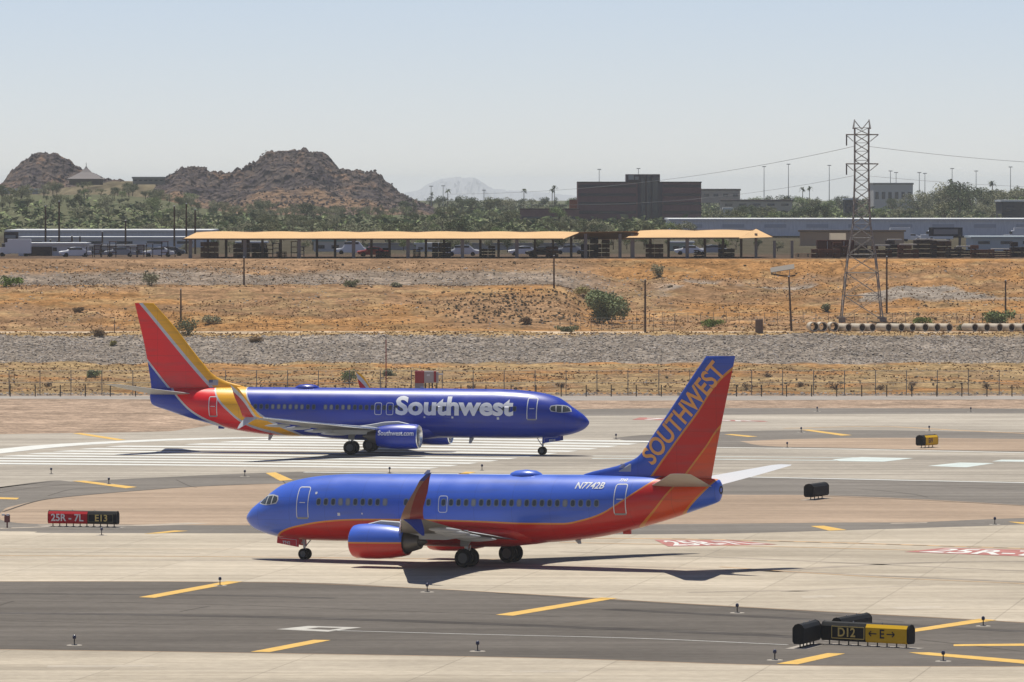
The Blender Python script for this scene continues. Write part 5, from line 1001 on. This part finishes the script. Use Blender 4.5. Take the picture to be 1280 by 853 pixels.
mb.build('bracing', GALV, t)
for py in (168.5, 205):
    z = zf(py); mb = MB(); mb.tube((-2.1, 0, z), (2.2, 0, z), .09, n=5); mb.tube((-1.1, 0, z-.9), (-2.1, 0, z), .05, n=4); mb.tube((1.1, 0, z-.9), (2.2, 0, z), .05, n=4); mb.build('crossarm', GALV, t); MB().tube((-2.0, 0, z), (-2.0, 0, z-1.45), .09, n=6).build('insulator', mat('insulator', (.12, .10, .09), .5), t)
for sx in (-1, 1): MB().tube((sx*1.1, -1.1, zf(161)), (sx*.95, 0, zf(150)), .09, n=5).tube((sx*1.1, 1.1, zf(161)), (sx*.95, 0, zf(150)), .09, n=5).tube((0, 0, zf(162)), (sx*.95, 0, zf(151)), .06, n=4).build('peak', GALV, t)
for i in range(4): x, y, z = cor(0, i); MB().box((x, y, z-.1), (.9, .9, 1.0)).build('footing', mat('footing', (.35, .30, .25), .9), t)
def wire(label, pts, D0, D1, r=.035):
    mb = MB(); n = len(pts); P_ = [(x_at(x, D0+(D1-D0)*i/(n-1)), D0+(D1-D0)*i/(n-1), z_at(y, D0+(D1-D0)*i/(n-1))) for i, (x, y) in enumerate(pts)]
    for a, b_ in zip(P_, P_[1:]): mb.tube(a, b_, r, n=4, cap=False)
    tag(mb.build('power_line', mat('wire_dark', (.2, .2, .2), .6)), label, 'power line')
def cat_(x0, y0, x1, y1, sag, n=24): return [(x0+(x1-x0)*k/n, y0+(y1-y0)*k/n+sag*4*(k/n)*(1-k/n)) for k in range(n+1)]
wire('power line sagging from the tower upper arm to the left horizon', cat_(1068, 183, 560, 243, 14), Dt, 1900, .03); wire('power line running right from the tower upper arm', cat_(1084, 183, 1500, 210, 7), Dt, 1100, .025)
wire('lower power line running left from the tower lower arm', cat_(1068, 219.5, 640, 255, 13), Dt, 1900, .022); wire('lower power line running right from the tower lower arm', cat_(1084, 220, 1500, 236, 6), Dt, 1100, .018)

# ---------------------------------------------------------------- perimeter fence, pipes, block, shelter
t = thing('perimeter_fence', 'long chain link perimeter fence behind the runway', 'fence', (0, 0, 0)); Df = 718.6; FEN = mat('fence_steel', (.22, .2, .18), .6)
zfz = lambda X: float(terr(X, Df))
for k in range(60): X = -98+3.35*k; MB().tube((X, Df, zfz(X)-.1), (X, Df, 2.75), .045, n=6).build('post', FEN, t)
mb = MB(); 
for z in (2.68, 1.4, .15): mb.tube((-98, Df, z), (100, Df, z), .022, n=4)
mb.build('rail', FEN, t)
m = bpy.data.materials.new('chain_link'); m.use_nodes = True; nt = m.node_tree; b = nt.nodes['Principled BSDF']; b.inputs['Base Color'].default_value = (.3, .28, .25, 1); b.inputs['Alpha'].default_value = .13; b.inputs['Roughness'].default_value = .6
MB().add([(-98, Df+.03, .08), (100, Df+.03, .08), (100, Df+.03, 2.68), (-98, Df+.03, 2.68)], [(0, 1, 2, 3)]).build('mesh_panel', m, t)
t = thing('stake_row', 'row of short dark steel stakes with a wire just before the tall fence', 'fence', (0, 0, 0)); DARKP = mat('stake_dark', (.07, .06, .05), .8); mb = MB()
for k in range(74): X = -98+2.7*k+.7; MB().box((X, 715.5, .6), (.11, .08, 1.3)).build('stake', DARKP, t)
mb.tube((-98, 715.5, .9), (100, 715.5, .9), .012, n=4); mb.tube((-98, 715.5, .5), (100, 715.5, .5), .012, n=4); mb.build('wire', DARKP, t)
t = thing('slope_fence', 'faint wire fence of thin posts across the orange slope right of the big bush', 'fence'); mb = MB()
for k in range(34):
    px = 780+16*k; X, D, z = x_at(px, 866), 866, float(terr(x_at(px, 866), 866)); MB().tube((X, D, z-.1), (X, D, z+1.5), .035, n=5).build('post', FEN, t); mb.tube((X, D, z+1.4), (x_at(px+16, 866), 866, float(terr(x_at(px+16, 866), 866))+1.4), .014, n=4)
mb.build('wire', FEN, t)
t = thing('mesh_gate', 'short section of wire mesh gate between the big bush and the tall pole', 'gate'); mb = MB()
for k in range(12): px = 700+13*k; X, D = x_at(px, 846), 846; z = float(terr(X, D)); MB().tube((X, D, z-.1), (X, D, z+(1.7 if k < 8 else 2.2)), .03, n=5).build('post', FEN, t)
for k in range(11):
    for h in (.3, .8, 1.3, 1.65): X, X2 = x_at(700+13*k, 846), x_at(713+13*k, 846); mb.tube((X, 846, float(terr(X, 846))+h), (X2, 846, float(terr(X2, 846))+h), .013, n=4)
mb.build('wire', FEN, t)
PIPE = mat('concrete_pipe', (.56, .49, .40), .9, noise=.12, nscale=1.2)
for i, px in enumerate([1018, 1029, 1043, 1061, 1078, 1091, 1111, 1127, 1141, 1157, 1172, 1187, 1219, 1234, 1250, 1265, 1281, 1297]):
    X, D = x_at(px, 841), 841; z = float(terr(X, D))+.02; r = .62 if i < 3 else .52; yaw = R(8 if i < 3 else 30); t = thing('culvert_pipe', ('large dark mouthed' if i < 3 else 'pale') + ' concrete culvert pipe lying in the row by the dirt road', 'pipe', (X, D, z+r), yaw, 'culvert pipes by the dirt road')
    M = Matrix.Rotation(-math.pi/2, 4, 'X'); n = 22; rg = lambda a, q: [M @ Vector((q*math.cos(2*math.pi*k/n), q*math.sin(2*math.pi*k/n), a)) for k in range(n)]
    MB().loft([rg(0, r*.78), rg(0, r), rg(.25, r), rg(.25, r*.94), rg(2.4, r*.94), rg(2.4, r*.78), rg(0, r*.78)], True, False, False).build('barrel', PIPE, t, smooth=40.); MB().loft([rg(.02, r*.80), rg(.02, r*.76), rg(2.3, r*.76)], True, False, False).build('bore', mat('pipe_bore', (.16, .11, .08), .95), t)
X, D, z = march(949, 416); t = thing('manhole_block', 'squat brown concrete chamber by the dirt road left of the leaning pole', 'block', (X, D, z)); MB().lathe([(-.1, .5), (1.45, .48), (1.5, .46)], Matrix.Identity(4), 14).build('ring', mat('block_brown', (.24, .17, .13), .9), t); MB().lathe([(1.5, .5), (1.62, .48)], Matrix.Identity(4), 14).build('lid', mat('block_lid', (.3, .23, .18), .9), t)
# red and white chequered equipment shelter
X, D = x_at(533, 700), 700; t = thing('equipment_shelter', 'red and white chequered equipment cabinet on legs just behind the far airliner', 'shelter', (X, D, 0)); px_m = FOC/700
zz = lambda py: z_at(py, D)
RW = mat('shelter_red', (.40, .03, .04), .6); WH = mat('shelter_white', (.50, .46, .45), .6)
MB().box((-.72, 0, (zz(464)+zz(479))/2), (.98, 1.1, zz(464)-zz(479))).build('red_cabinet', RW, t); MB().box((.27, 0, (zz(464)+zz(479))/2), (.98, 1.1, zz(464)-zz(479)-.04)).build('white_cabinet', WH, t); MB().box((.9, 0, (zz(464)+zz(479))/2+.02), (.26, 1.08, zz(464)-zz(479)-.1)).build('red_side_panel', RW, t); MB().box((1.16, 0, (zz(465)+zz(479))/2), (.24, 1, zz(464)-zz(479)-.1)).build('white_side_panel', WH, t)
MB().box((.2, -.58, zz(469)), (.34, .06, .2)).build('vent_hood', mat('bright_white', (.8, .8, .8), .5), t); MB().box((1.5, 0, zz(468)), (.5, .3, .16)).build('bracket', mat('bright_white', (.8, .8, .8), .5), t)
MB().box((-.75, 0, zz(479)/2), (.95, 1.0, zz(479)-.02)).build('plinth', mat('plinth_grey', (.35, .34, .36), .8), t)
for x in (-.12, .3, .62, 1.1): MB().box((x, 0, zz(479)/2), (.14, .9, zz(479)-.02)).build('leg', mat('leg_yellow', (.3, .22, .07), .7) if x in (.3, 1.1) else BLACK, t)

# ---------------------------------------------------------------- airfield signs and lights
SBLK = mat('sign_black', (.012, .013, .014), .7, spec=.2); SRED = mat('sign_red', (.62, .008, .02), .6, spec=.2); SYEL = mat('sign_yellow', (.85, .50, .01), .6, spec=.2); SGLD = mat('sign_gold', (.95, .70, .22), .6, spec=.2)
def air_sign(label, p0, p1, h, panels, faces=(), depth=.55, leg=.22, n_leg=8, border=None):
    """lozenge ended guidance sign standing on small frangible legs; p0,p1: photo positions of the base ends"""
    a = Vector(ground_xy(*p0)); b_ = Vector(ground_xy(*p1)); d = b_-a; L_ = d.length; t = thing('taxiway_sign', label, 'airfield sign', (a.x, a.y, 0), math.atan2(d.y, d.x))
    z0, z1 = leg, leg+h; prof = [(-depth/2, z0+.12), (-depth*.36, z0), (depth*.36, z0), (depth/2, z0+.12), (depth/2, z1-.2), (depth*.3, z1-.03), (0, z1+.03), (-depth*.3, z1-.03), (-depth/2, z1-.2)]
    MB().loft([[(x, y, z) for y, z in prof] for x in (0, L_)]).build('housing', SBLK, t)
    for x in (-.03, L_): MB().loft([[(xx, y*1.08, z0+(z-z0)*1.02) for y, z in prof] for xx in (x, x+.03)]).build('end_cap', SBLK, t)
    y = -depth/2-.012
    for x0, x1, m in panels: MB().add([(L_*x0, y, z0+.12), (L_*x1, y, z0+.12), (L_*x1, y, z1-.19), (L_*x0, y, z1-.19), (L_*x1, -depth*.3-.012, z1-.02), (L_*x0, -depth*.3-.012, z1-.02), (L_*x0, -depth*.36-.012, z0-.0), (L_*x1, -depth*.36-.012, z0)], [(0, 1, 2, 3), (3, 2, 4, 5), (6, 7, 1, 0)]).build('face_panel', m, t)
    for txt, cx_, sz, m, bold in faces:
        bm = text_bm(txt, sz, bold, 'CENTER'); bm_obj('lettering', bm, m, t, lambda u_, v_: (L_*cx_+u_, y-.012, z0+h*.5-sz*.36+v_))
    if border:
        x0, x1, m = border; mb = MB()
        for cx_, cz, w_, h_ in ((L_*(x0+x1)/2, z0+.14, L_*(x1-x0), .035), (L_*(x0+x1)/2, z1-.2, L_*(x1-x0), .035), (L_*x0, (z0+z1)/2-.03, .035, h-.34), (L_*x1, (z0+z1)/2-.03, .035, h-.34)): mb.box((cx_, y-.01, cz), (w_, .01, h_))
        mb.build('border_line', m, t)
    for k in range(n_leg): x = L_*(k+.5)/n_leg; MB().tube((x, 0, 0), (x, 0, leg+.02), .035, n=6).build('leg', SBLK, t)
    for k in range(n_leg): x = L_*(k+.5)/n_leg; MB().box((x, 0, .028), (.2, .22, .024)).build('foot_flange', SBLK, t)
    MB().box((L_/2, 0, .008), (L_+.9, 1.1, .016)).build('pad', mat('sign_pad', (.42, .38, .34), .9), t)
    for k in (1, 2): MB().tube((L_*k/3, 0, z1+.02), (L_*k/3, 0, z1+.08), .03, n=6).build('lifting_eye', STEEL, t)
    return t
def arrow(t, L_, cx_, z, y, dirn, m, s=.28):
    mb = MB(); x = L_*cx_; mb.box((x, y, z), (s*1.6, .01, .055))
    for k in (-1, 1): mb.box((x+dirn*(s*.8-s*.22), y, z+k*s*.22), (s*.68, .01, .055), M=Matrix.Rotation(dirn*k*R(42), 3, 'Y'))
    mb.build('arrow_mark', m, t)
ts_ = air_sign('long taxiway sign with black D12 panel and yellow E panel with two arrows', (1031, 805.5), (1139, 811), .92, [(0, .12, SBLK), (.12, .50, SBLK), (.51, .985, SYEL)], [('D12', .29, .62, SGLD, .012), ('E', .70, .62, BLACK, .012)], border=(.12, .495, SGLD), n_leg=9)
La = (Vector(ground_xy(1139, 811))-Vector(ground_xy(1031, 805.5))).length
arrow(ts_, La, .595, .22+.92*.48, -.30, -1, BLACK); arrow(ts_, La, .80, .22+.92*.48, -.30, 1, BLACK)
air_sign('small black taxiway sign seen from behind, left of the D12 sign', (998, 811), (1019, 805.5), .96, [], n_leg=5)
air_sign('long black sign back crossing behind the D12 sign', (1046, 801), (1083, 794.5), .9, [], n_leg=6)
air_sign('long red 25R - 7L runway sign with black E13 panel at the left edge', (62, 658.3), (147, 659.6), .84, [(0, .575, SRED), (.58, .985, SBLK)], [('25R - 7L', .28, .66, mat('sign_letter_white', (1.0, .95, .9), .5), .014), ('E13', .78, .62, SGLD, .012)], border=(.59, .95, mat('border_olive', (.12, .11, .05), .6)), n_leg=10)
air_sign('black blank backed sign on the infield right of the near airliner tail', (1011, 625.5), (1030, 623), .93, [], n_leg=4, depth=.7)
ty = air_sign('small yellow direction sign on the far infield beside the runway', (1149.5, 560.5), (1168, 559.3), .88, [(.18, 1, SYEL)], [('D9', .5, .6, mat('sign_maroon', (.16, .05, .02), .5), .02)], n_leg=4, depth=.7)
arrow(ty, 1.25, .84, .62, -.38, 1, MATS['sign_maroon'], .14)
LPAD = mat('light_pad', (.44, .40, .35), .9)
edge = None
lights = [(93, 807, 1), (597, 814.5, 1), (921.5, 766.5, 1), (275, 732.5, 1), (534, 740.5, 1), (968.5, 825.5, 1), (1179, 827, 1), (1229, 783, 1), (136, 605.5, .8), (306, 595.8, 1), (487, 592, .8), (602.5, 588.5, .8), (1001.5, 541, 0), (888, 549.5, 0), (984, 560, .6), (1021.5, 515, 0), (1213.5, 515.5, 0), (1161.5, 539.3, .8), (1243.5, 656, 0), (127, 669.5, .8), (770, 549.5, 0), (64, 593, .6)]
for i, (px, py, pad) in enumerate(lights):
    gx_, gy_ = ground_xy(px, py)
    if edge is None:
        edge = thing('taxiway_light', 'small blue taxiway edge light on a stake with pale base pad', 'airfield light', (gx_, gy_, 0), 0, 'taxiway edge lights')
        MB().tube((0, 0, 0), (0, 0, .34), .028, n=8).build('stake', BLACK, edge); MB().lathe([(.32, .06), (.36, .09), (.44, .09), (.5, .06), (.53, .01)], Matrix.Identity(4), 10).build('lens', mat('blue_lens', (.02, .025, .08), .3), edge)
        MB().lathe([(.0, .4), (.022, .37)], Matrix.Identity(4), 20).build('pad', LPAD, edge); MB().lathe([(.022, .16), (.05, .14)], Matrix.Identity(4), 12).build('base_can', DARKM, edge); o = edge
    else: o = copy_tree(edge); o.location = (gx_, gy_, 0)
gx_, gy_ = ground_xy(9, 660); t = thing('guard_light', 'red brown runway guard light with bright white lamp at the left edge', 'airfield light', (gx_, gy_, 0), 0)
MB().tube((0, 0, 0), (0, 0, .45), .05, n=8).build('stake', mat('guard_red', (.22, .06, .05), .6), t); MB().box((0, 0, .62), (.36, .3, .5)).build('lamp_box', mat('guard_red', (.22, .06, .05), .6), t)
for x in (-.25, .05): MB().box((x, -.05, .87), (.2, .25, .12)).build('visor', mat('bright_white', (.8, .8, .8), .5), t)

# ---------------------------------------------------------------- air: one even haze over the whole plain
hm = bpy.data.materials.new('haze_air'); hm.use_nodes = True; nt = hm.node_tree; nt.nodes.remove(nt.nodes['Principled BSDF'])
pv = nt.nodes.new('ShaderNodeVolumePrincipled'); pv.inputs['Color'].default_value = (.90, .95, 1, 1); pv.inputs['Density'].default_value = .00005; pv.inputs['Anisotropy'].default_value = 0
nt.links.new(pv.outputs[0], nt.nodes['Material Output'].inputs['Volume'])
MB().box((0, 12500, -24), (66000, 28500, 152)).build('haze', hm)
tag(bpy.data.objects['haze'], 'thin pale haze filling the air over the plain', 'haze', kind='stuff')
